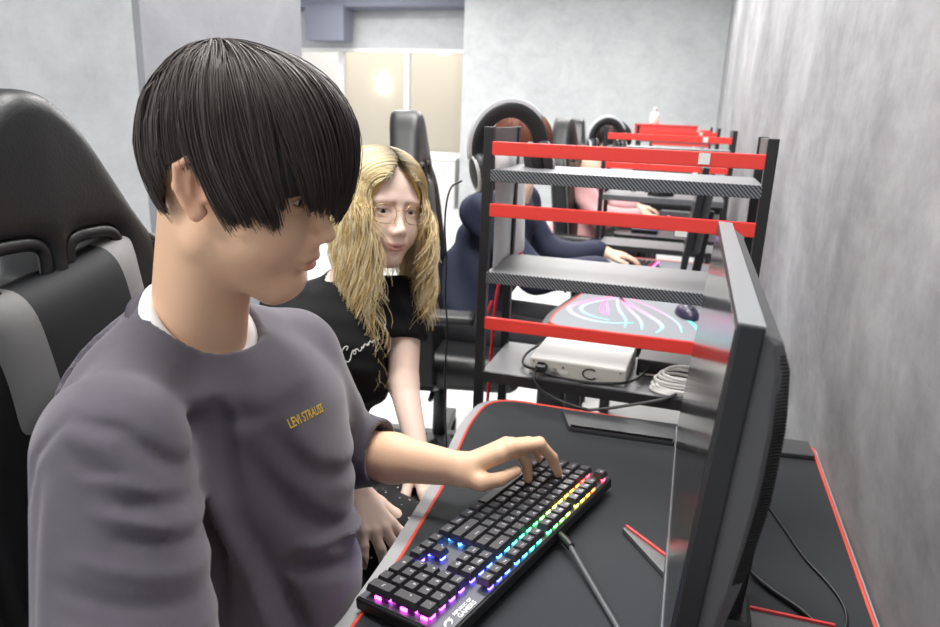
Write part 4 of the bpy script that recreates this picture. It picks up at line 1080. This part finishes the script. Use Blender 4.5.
# solid base below the strands
def boy_hair_base(P):
    L = hb_.loc(P); D = (L-HC); r = np.linalg.norm(D, axis=1)+1e-9
    az = np.arctan2(L[:, 1], L[:, 0]); back = np.clip((np.abs(np.degrees(az))-110)/50, 0, 1); low = np.clip((.02-L[:, 2])/.10, 0, 1)
    d = r-shell_R(D/r[:, None])*.955*(1-.16*back*low)
    d = np.maximum(d, (hem(az)+.018-L[:, 2]))
    d = np.maximum(d, -s_ell(L, (-.010, 0, .030), (.092, .074, .083)))
    return d
v, q = nets(boy_hair_base, hb_.pos-.16, hb_.pos+.16, .0036); v = relax(v, q, 1)
hob = npobj('hair', np.concatenate([hv, v]), np.concatenate([hq, q+len(hv)]), HAIRB, BOY, np.concatenate([hcol, np.tile(sk((24, 20, 19)), (len(v), 1))]))

# ---- the blonde girl
GIRL = thing('person', 'blonde girl with thin glasses in a black T-shirt leaning forward', 'person', (-.80, 1.25, .45))
hg = Head((-.5877, 1.2747, 1.1155), -38, -2.6, -5.7, .94, True)
gsl, gsr = np.array((-.548, 1.318, .918)), np.array((-.740, 1.175, .905)); geL, gwL = np.array((-.512, 1.232, .770)), np.array((-.436, 1.130, .668))
geR, gwR = np.array((-.640, 1.035, .760)), np.array((-.484, .945, .692))
gfR, gtR = hand_prims(gwR, (.74, -.36, -.52), (.45, -.35, .85), (.25, .95, .1), 1.0, .30, .36)
gfL, gtL = hand_prims(gwL, (.55, -.50, -.40), (.3, -.2, .9), (-.6, -.75, .0), .90, .40, .15)
GK = [np.array((-.425, 1.00, .565)), np.array((-.375, 1.150, .590))]
def girl_skin(P):
    d = hg.field(P)
    d = smin(d, s_cone(P, hg.w((-.025, 0, -.055)), (-.645, 1.262, .945), .046, .046), .03)
    d = smin(d, s_cone(P, gsr*.8+gsl*.2, gsl*.8+gsr*.2, .042, .042), .05)
    d = smin(d, s_cone(P, (-.66, 1.25, .87), (-.82, 1.25, .55), .085, .11), .06)
    d = chain(P, d, [gsl, geL], [.038, .030], .03); d = chain(P, d, [geL, gwL], [.0305, .0195], .012)
    d = chain(P, d, [gsr, geR], [.038, .032], .03); d = chain(P, d, [geR, gwR], [.032, .020], .012)
    for i, s_ in enumerate((-1, 1)):
        h_ = (-.84, 1.25+s_*.08, .52); kx = GK[i]; d = chain(P, d, [h_, kx, (kx[0]-.02, kx[1], .10)], [.080, .058, .040], .03)
        d = smin(d, s_cone(P, (kx[0]-.03, kx[1], .045), (kx[0]+.10, kx[1]-.02, .035), .034, .030), .03)
    d = hand_field(P, d, gfR, gtR, .98); d = hand_field(P, d, gfL, gtL, .90)
    return d
v, q = nets(girl_skin, (-.98, .86, -.01), (-.22, 1.46, 1.26), .0028); v = relax(v, q, 1, .3)
col = hg.paint(v, (246, 218, 202), (222, 160, 152), (170, 135, 105))
for f in gfR[:4]+gfL[:4]: paint_nails(v, col, [(f[-1], (.4, -.2, .5))], (150, 84, 78), .0052)
npobj('body', v, q, SKIN, GIRL, col); hg.eyes(GIRL)
def girl_shirt(P):
    d = s_ell(P, (-.655, 1.245, .835), (.115, .165, .125), rotm(0, .35, -.45))
    d = smin(d, s_cone(P, (-.665, 1.25, .82), (-.83, 1.25, .56), .125, .140), .06)
    d = smin(d, s_cone(P, (-.645, 1.26, .945), (-.66, 1.25, .87), .058, .09), .03)
    d = smin(d, s_cone(P, (-.655, 1.252, .915), gsl+np.array((-.01, 0, 0)), .045, .050), .04)
    d = smin(d, s_cone(P, (-.655, 1.252, .915), gsr+np.array((.0, 0, 0)), .045, .052), .04)
    sl = s_cone(P, gsl, gsl+(geL-gsl)*.42, .050, .047); d = smin(d, sl, .02)
    sr = s_cone(P, gsr, gsr+(geR-gsr)*.6, .052, .050); d = smin(d, sr, .02)
    wv = .003*np.sin(P[:, 0]*60+P[:, 2]*45+np.sin(P[:, 1]*40)*2)+.002*np.sin(P[:, 2]*120+P[:, 1]*50)
    d = d+wv
    L = P-np.array((-.636, 1.265, .962)); nz = np.array((.30, -.05, .95)); h = L@nz; rad = np.linalg.norm(L-h[:, None]*nz, axis=1)
    d = smax(d, -np.maximum(rad-.055, -.03-h), .006)
    dl = (geL-gsl)/np.linalg.norm(geL-gsl); tl = (P-gsl)@dl; near = np.linalg.norm(P-(gsl+dl*.075), axis=1) < .09
    d = np.where(near, smax(d, tl-.085, .004), d)
    return np.maximum(d, .50-P[:, 2])
v, q = nets(girl_shirt, (-1.0, .95, .48), (-.44, 1.46, 1.02), .0055); v = relax(v, q, 1)
TEE = mat('black_cotton', (24, 24, 26), .85, spec=.25, bump=(900, .2, .0008))
npobj('t_shirt', v, q, TEE, GIRL)
GBVH = BVHTree.FromPolygons([tuple(x) for x in v], [tuple(x) for x in q])
def script_word():     # joined handwriting, drawn in a 1.0-wide box
    P_ = []
    P_ += [(.10, .22), (.15, .30), (.10, .36), (.02, .25), (.0, .02), (.04, -.14), (.10, -.10), (.14, .02)]
    x = .14
    for ch in 'ournne':
        if ch == 'o': P_ += [(x+.03, .10), (x+.07, .12), (x+.09, .02), (x+.05, -.02), (x+.03, .06), (x+.10, .11)]; x += .12
        if ch == 'u': P_ += [(x, .11), (x+.01, 0), (x+.06, .0), (x+.08, .11), (x+.085, .0)]; x += .11
        if ch == 'r': P_ += [(x+.02, .12), (x+.05, .09), (x+.06, .0)]; x += .08
        if ch == 'n': P_ += [(x, .10), (x+.005, 0), (x+.03, .10), (x+.07, .11), (x+.08, .0)]; x += .11
        if ch == 'e': P_ += [(x+.02, .04), (x+.07, .09), (x+.05, .13), (x+.015, .05), (x+.05, -.01), (x+.12, .06), (x+.20, .30), (x+.24, .33)]; x += .13
    return chaikin([(a, b, 0) for a, b in P_], 2)
o_, d_ = ray_px(343, 360); h0 = GBVH.ray_cast(o_, d_)[0]; o_, d_ = ray_px(389, 333); h1 = GBVH.ray_cast(o_, d_)[0]
if h0 and h1:
    wp = script_word(); sc_ = .10; gg = [Vector((p.x, p.y*.62*sc_/1.0, 0)) for p in wp]
    pv_, _ = print_on(GBVH, h0, h1, '', 1, geo=(gg, [])); obj('script_print', MB().tube(pv_, .0011, 5), mat('print_white', (214, 214, 210), .7), GIRL)
def girl_legs(P):
    d = s_ell(P, (-.84, 1.25, .52), (.12, .16, .085))
    for i, s_ in enumerate((-1, 1)):
        kx = GK[i]; d = chain(P, d, [(-.84, 1.25+s_*.08, .52), kx, (kx[0]-.02, kx[1], .10)], [.095, .074, .060], .04)
    d = d+.004*np.sin(P[:, 0]*50+P[:, 1]*38+P[:, 2]*30)
    return np.maximum(d, .09-P[:, 2])
v, q = nets(girl_legs, (-1.0, .88, .05), (-.26, 1.44, .72), .009)
SPK = bpy.data.materials.new('speckled_trousers'); SPK.use_nodes = True
n_ = SPK.node_tree.nodes; l_ = SPK.node_tree.links; tc_ = n_.new('ShaderNodeTexCoord'); vo = n_.new('ShaderNodeTexVoronoi'); vo.inputs['Scale'].default_value = 70
l_.new(tc_.outputs['Object'], vo.inputs['Vector']); cr_ = n_.new('ShaderNodeValToRGB'); cr_.color_ramp.elements[0].position = .13; cr_.color_ramp.elements[1].position = .18
cr_.color_ramp.elements[0].color = lin((190, 190, 190))+(1,); cr_.color_ramp.elements[1].color = lin((26, 26, 28))+(1,)
l_.new(vo.outputs['Distance'], cr_.inputs['Fac']); l_.new(cr_.outputs['Color'], n_['Principled BSDF'].inputs['Base Color']); n_['Principled BSDF'].inputs['Roughness'].default_value = .85
npobj('trousers', relax(v, q, 1), q, SPK, GIRL)
for i in (0, 1):
    kx = GK[i]; v, q = nets(lambda P: np.maximum(s_cone(P, (kx[0]-.03, kx[1], .05), (kx[0]+.10, kx[1]-.02, .038), .044, .036), .002-P[:, 2]), kx*np.array((1, 1, 0))+np.array((-.12, -.1, -.01)), kx*np.array((1, 1, 0))+np.array((.17, .1, .13)), .008); npobj('shoe', relax(v, q, 1), q, SHOE, GIRL)
# long blonde hair, dark at the parting
def gshell(D, k=1.0):
    x, y, z = D.T; fx = np.where(x > 0, .107, .112); fy = .094; fz = np.where(z > 0, .098, .11)
    return k*(np.abs(x/fx)**2.2+np.abs(y/fy)**2.2+np.abs(z/fz)**2.2)**(-1/2.2)
HCg = np.array((-.005, 0, .030)); DOWN = np.array((0, 0, -1.))@hg.R
paths = []; cols = []
GOLD = [sk((232, 206, 150)), sk((240, 222, 174)), sk((216, 186, 126)), sk((248, 236, 204))]; ROOT = sk((74, 62, 50))
for i in range(6200):
    sd = -1 if i % 2 else 1
    xp = RNG.uniform(-.098, .080) if RNG.random() < .65 else RNG.uniform(.03, .101)
    # start on the parting, run over the shell to one side
    fwd_ = (xp+.1)/.18
    n1 = 14; dep = RNG.uniform(.95, 1.03)
    ends_ang = RNG.uniform(1.55, 1.9)
    al = np.linspace(.02, ends_ang, n1)
    # the strand leaves the parting sideways; front strands sweep back past the cheekbone
    xs = xp+(np.where(xp > 0, -.020, .0))*np.sin(al)**2+RNG.normal(0, .003)
    yy = sd*np.sin(al); zz = np.cos(al)
    D = np.stack([np.clip(xs/.105, -.96, .95), yy*np.sqrt(1-np.clip(xs/.105, -.96, .95)**2), zz*np.sqrt(1-np.clip(xs/.105, -.96, .95)**2)], 1); D /= np.linalg.norm(D, axis=1)[:, None]
    p1 = HCg+D*gshell(D, dep)[:, None]
    # keep the face free: front strands run along the side of the face
    fwid = np.interp(p1[:, 2], [-.2, .02, .06, .09, .105], [.056, .052, .034, .008, 0])+.010*RNG.random()
    p1[:, 1] = np.where((p1[:, 0] > .035) & (np.abs(p1[:, 1]) < fwid), sd*fwid, p1[:, 1])
    start = hg.w(p1)
    ln = RNG.choice([RNG.uniform(.03, .12), RNG.uniform(.10, .20), RNG.uniform(.18, .25)], p=[.5, .34, .16])
    if sd < 0 and RNG.random() < .14: ln = RNG.uniform(.2, .37)
    if xp < -.02: ln = RNG.uniform(.05, .18)
    n2 = 18; u = np.linspace(0, 1, n2+1)[1:]
    ph = RNG.choice([0, 1.2, 2.6, 4.1])+RNG.normal(0, .22)+xp*14; am = .016*RNG.uniform(.4, 1.5)
    base = start[-1]; fw = hg.R@np.array((1, 0, 0)); lt = hg.R@np.array((0, 1, 0))
    hang = base+np.array((0, 0, -1.))*(ln*u)[:, None]+fw*((.030*u+am*np.sin(u*ln*38+ph)*u)[:, None])+lt*((sd*(.012*np.sin(u*2.4)-.020*u)+am*np.cos(u*ln*34+ph)*u)[:, None])
    k_ = np.concatenate([start, hang]); 
    paths.append(k_)
    n_t = len(k_); c = GOLD[int(RNG.integers(4))]; rt_ = np.clip(1-np.linspace(0, 1, n_t)/(.15+.14*RNG.random()), 0, 1)[:, None]*.85
    cols.append(c*(1-rt_)+ROOT*rt_)
gv, gq, gc = strands_mesh(paths, .00095, .0003, cols=cols)
def girl_base(P):
    L = hg.loc(P); D = L-HCg; r = np.linalg.norm(D, axis=1)+1e-9
    d = r-gshell(D/r[:, None], .93); d = np.maximum(d, -s_ell(L, (-.010, 0, .030), (.094, .0745, .084)))
    d = np.maximum(d, -.075-L[:, 2])
    face = np.maximum(.030+.35*np.clip(.09-L[:, 2], 0, .2)*0-L[:, 0], np.maximum(np.abs(L[:, 1])-np.interp(L[:, 2], [-.2, .02, .06, .09, .105], [.056, .053, .036, .010, 0]), -1))
    return np.maximum(d, -face)
v, q = nets(girl_base, hg.pos-.15, hg.pos+.15, .004); v = relax(v, q, 1)
Lz = hg.loc(v); rootm = np.clip(1-(np.abs(Lz[:, 1])/.035), 0, 1)*(Lz[:, 2] > .08); bc = sk((206, 174, 110))*(1-rootm[:, None])+ROOT*rootm[:, None]
npobj('hair', np.concatenate([gv, v]), np.concatenate([gq, q+len(gv)]), hair_mat('blonde_hair', .42, .4), GIRL, np.concatenate([gc, bc]))
# glasses
GW = mat('gold_wire', (206, 178, 140), .25, metal=.9)
gm = thing('glasses', 'thin wire-rimmed glasses on the face of the blonde girl', 'glasses', tuple(hg.w((.09, 0, 0))))
for s_ in (-1, 1):
    c = np.array((.098, s_*.0335, -.004)); pts = []
    for t_ in np.linspace(0, 2*PI, 25)[:-1]:
        yy = .0235*math.copysign(abs(math.cos(t_))**.75, math.cos(t_)); zz = .0195*math.copysign(abs(math.sin(t_))**.75, math.sin(t_)); pts.append(hg.w(c+np.array((-.010*abs(yy+s_*.02)*8*0-.16*max(0, s_*yy), yy, zz))))
    rm_ = obj('rim', MB().tube(pts, .0009, 6, closed=True), GW, gm)
    lens = MB().add(pts, [tuple(range(24))]); obj('lens', lens, mat('lens_clear', (255, 255, 255), .03, trans=1, alpha=.18), rm_)
    obj('temple_arm', MB().tube([hg.w((.092, s_*.057, .004)), hg.w((.080, s_*.071, .006)), hg.w((.04, s_*.079, .008)), hg.w((-.005, s_*.084, .006)), hg.w((-.018, s_*.085, -.010))], .0010, 6), GW, gm)
obj('bridge', MB().tube([hg.w((.098, -.0105, .002)), hg.w((.1035, 0, .005)), hg.w((.098, .0105, .002))], .0009, 6), GW, gm)
er = thing('earring', 'small silver earring on the right ear of the blonde girl', 'earring', tuple(hg.w((-.003, -.082, -.040))))
obj('stud', MB().sphere(hg.w((-.002, -.0825, -.036)), .0028, 10), mat('silver', (220, 220, 222), .2, metal=1), er)
obj('drop', MB().tube([hg.w((-.002, -.084, -.037)), hg.w((-.002, -.085, -.048))], .0016, 6), mat('silver', (220, 220, 222), .2, metal=1), er)
# stool under the girl
t = thing('stool', 'plain round stool under the blonde girl, mostly hidden by the boy', 'stool', (-.86, 1.25, 0))
obj('seat', MB().lathe([(.15, .395), (.165, .405), (.165, .425), (.15, .437), (.01, .44)], (-.86, 1.25, 0), 28), LEATHER, t)
for k in range(4):
    q_ = PI/4+k*PI/2; obj('leg', MB().cyl((-.86+.12*math.cos(q_), 1.25+.12*math.sin(q_), .40), (-.86+.17*math.cos(q_), 1.25+.17*math.sin(q_), .002), .011, 10), BLACK, t)

# ---- the people at the next desks
def far_person(label, headpos, yaw_, pit, neck, s1, s2, hips, arms, cloth, cloth_name, hair_c, base_z, knees):
    t = thing('person', label, 'person', (hips[0], hips[1], base_z))
    H_ = Head(headpos, yaw_, pit, 0, 1.0)
    hips = np.array(hips); s1 = np.array(s1); s2 = np.array(s2)
    hands = []
    for sh, el, wr, F in arms: hands.append(hand_prims(wr, F, (0, 0, 1), (0, (1 if sh[1] < (s1[1]+s2[1])/2 else -1), 0), 1.0, .55, .12))
    def skin(P):
        d = H_.field(P); d = smin(d, s_cone(P, H_.w((-.03, 0, -.05)), neck, .052, .055), .03)
        d = smin(d, s_cone(P, neck, hips, .08, .12), .05)
        for sh, el, wr, F in arms: d = chain(P, d, [sh, el, wr], [.045, .038, .026], .02)
        for i, kx in enumerate(knees): d = chain(P, d, [(hips[0], hips[1]+(-.08, .08)[i], hips[2]), kx, (kx[0]-.02, kx[1], .06)], [.08, .058, .04], .03)
        for fs_, th_ in hands: d = hand_field(P, d, fs_, th_)
        return d
    allp = np.array([headpos, s1, s2, hips]+[x for a in arms for x in a[1:3]]+list(knees)); lo_ = allp.min(0)-.22; hi_ = allp.max(0)+.24; lo_[2] = -.01
    v, q = nets(skin, lo_, hi_, .0075); v = relax(v, q, 1, .3)
    npobj('body', v, q, SKIN, t, H_.paint(v, (236, 200, 176), (205, 130, 120), (50, 36, 30)))
    def clothf(P):
        d = s_cone(P, (s1+s2)/2-np.array((0, 0, .06)), hips, .135, .16)
        d = smin(d, s_cone(P, s1, s2, .072, .072), .06)
        for sh, el, wr, F in arms: d = chain(P, d, [sh, el, np.array(el)+(np.array(wr)-np.array(el))*.86], [.072, .062, .046], .03)
        d = d+.006*np.sin(P[:, 2]*42+P[:, 0]*30+2*np.sin(P[:, 1]*22))
        return np.maximum(d, hips[2]-.06-P[:, 2])
    v, q = nets(clothf, lo_, hi_, .010); npobj(cloth_name, relax(v, q, 1), q, cloth, t)
    def legs(P):
        d = s_ell(P, hips, (.13, .17, .09))
        for i, kx in enumerate(knees): d = chain(P, d, [(hips[0], hips[1]+(-.08, .08)[i], hips[2]), kx, (kx[0]-.02, kx[1], .08)], [.095, .072, .055], .04)
        return np.maximum(d, .07-P[:, 2])
    v, q = nets(legs, lo_, hi_, .014); npobj('trousers', relax(v, q, 1), q, TROU, t)
    for kx in knees:
        c = np.array((kx[0], kx[1], 0)); v, q = nets(lambda P: np.maximum(s_cone(P, c+(-.03, 0, .05), c+(.10, 0, .04), .046, .038), .002-P[:, 2]), c+(-.12, -.1, -.01), c+(.18, .1, .14), .012); npobj('shoe', relax(v, q, 1), q, SHOE, t)
    pp_ = []
    for i in range(900):
        ph = RNG.uniform(-PI, PI); t0 = RNG.choice([.02, RNG.uniform(.05, 1.1)]); p_ = boy_path(ph, t0, RNG.uniform(.95, 1.03), RNG.normal(0, .012)-.01, -.2+.2*RNG.normal(), 10)
        if p_ is not None: pp_.append(H_.w(p_))
    hv, hq, _ = strands_mesh(pp_, .0026, .001)
    def base_(P):
        L = H_.loc(P); D = L-HC; r = np.linalg.norm(D, axis=1)+1e-9; az = np.arctan2(L[:, 1], L[:, 0])
        return np.maximum(r-shell_R(D/r[:, None])*.97, hem(az)+.004-L[:, 2])
    v, q = nets(base_, H_.pos-.17, H_.pos+.17, .008)
    npobj('hair', np.concatenate([hv, v]), np.concatenate([hq, q+len(hv)]), HAIRB, t, np.concatenate([np.tile(sk(hair_c), (len(hv), 1)), np.tile(sk(hair_c)*.7, (len(v), 1))]))
    H_.eyes(t)
    return t
NAVY = mat('navy_cloth', (38, 44, 66), .8, vary=(8, .08)); PINKC = mat('pink_cloth', (222, 168, 168), .85, vary=(8, .05))
far_person('person in a navy jacket with reddish brown hair behind the nearest rack', (-.655, 2.66, 1.205), 10, 18, (-.655, 2.62, 1.045), (-.715, 2.44, .965), (-.665, 2.82, .965), (-.80, 2.48, .53),
           [((-.715, 2.44, .965), (-.50, 2.40, .76), (-.25, 2.52, .785), (1, .3, -.1)), ((-.665, 2.82, .965), (-.545, 2.80, .765), (-.305, 2.80, .795), (1, .15, -.12))], NAVY, 'jacket', (120, 72, 56), .45, [(-.38, 2.36, .53), (-.36, 2.60, .53)])
far_person('person in a pink top typing at the third desk', (-.50, 4.28, 1.18), 5, 15, (-.57, 4.25, 1.02), (-.62, 4.08, .945), (-.58, 4.44, .945), (-.66, 4.14, .53),
           [((-.62, 4.08, .945), (-.48, 4.02, .765), (-.26, 4.12, .79), (1, .2, -.1)), ((-.58, 4.44, .945), (-.52, 4.44, .77), (-.32, 4.46, .80), (1, .1, -.12))], PINKC, 'sweater', (40, 32, 30), .45, [(-.34, 4.04, .53), (-.33, 4.26, .53)])
small_keyboard((-.20, 4.36, DESK+.001), math.radians(-95), 'dark keyboard under the hands of the person in pink')
# ------------------------------------------------------------------ light
def area(name, loc, size, power, rot=(0, 0, 0), col=(1, 1, 1)):
    l = bpy.data.lights.new(name, 'AREA'); l.shape = 'RECTANGLE'; l.size = size[0]; l.size_y = size[1]; l.energy = power; l.color = col
    o = bpy.data.objects.new(name, l); C.objects.link(o); o.location = loc; o.rotation_euler = rot; return o
for (x, y, p) in ((-.50, .98, 44), (-2.0, -.9, 62), (-.75, 2.6, 55), (-2.6, 2.6, 18), (-.8, 4.8, 60), (-2.6, 4.8, 50), (-.8, 7.2, 60), (-3.2, 7.6, 50), (-4.6, 8.7, 45)):  # overhead panels, plus fill added behind the camera and over the window recess
    area('ceiling_panel_and_fill', (x, y, 2.98), (1.2, .5), p, col=(1, .985, .96))
area('corridor_panel', (-5.2, 11.1, 2.95), (3, .6), 26, col=(1, .97, .92))
W = bpy.data.worlds.new('room_ambient'); SC.world = W; W.use_nodes = True
W.node_tree.nodes['Background'].inputs['Color'].default_value = (.95, .97, 1, 1); W.node_tree.nodes['Background'].inputs['Strength'].default_value = .75
SC.view_settings.view_transform = 'Standard'; SC.view_settings.look = 'None'; SC.view_settings.gamma = 1; SC.view_settings.exposure = .28
SC.view_settings.use_curve_mapping = False
SC.cycles.max_bounces = 8
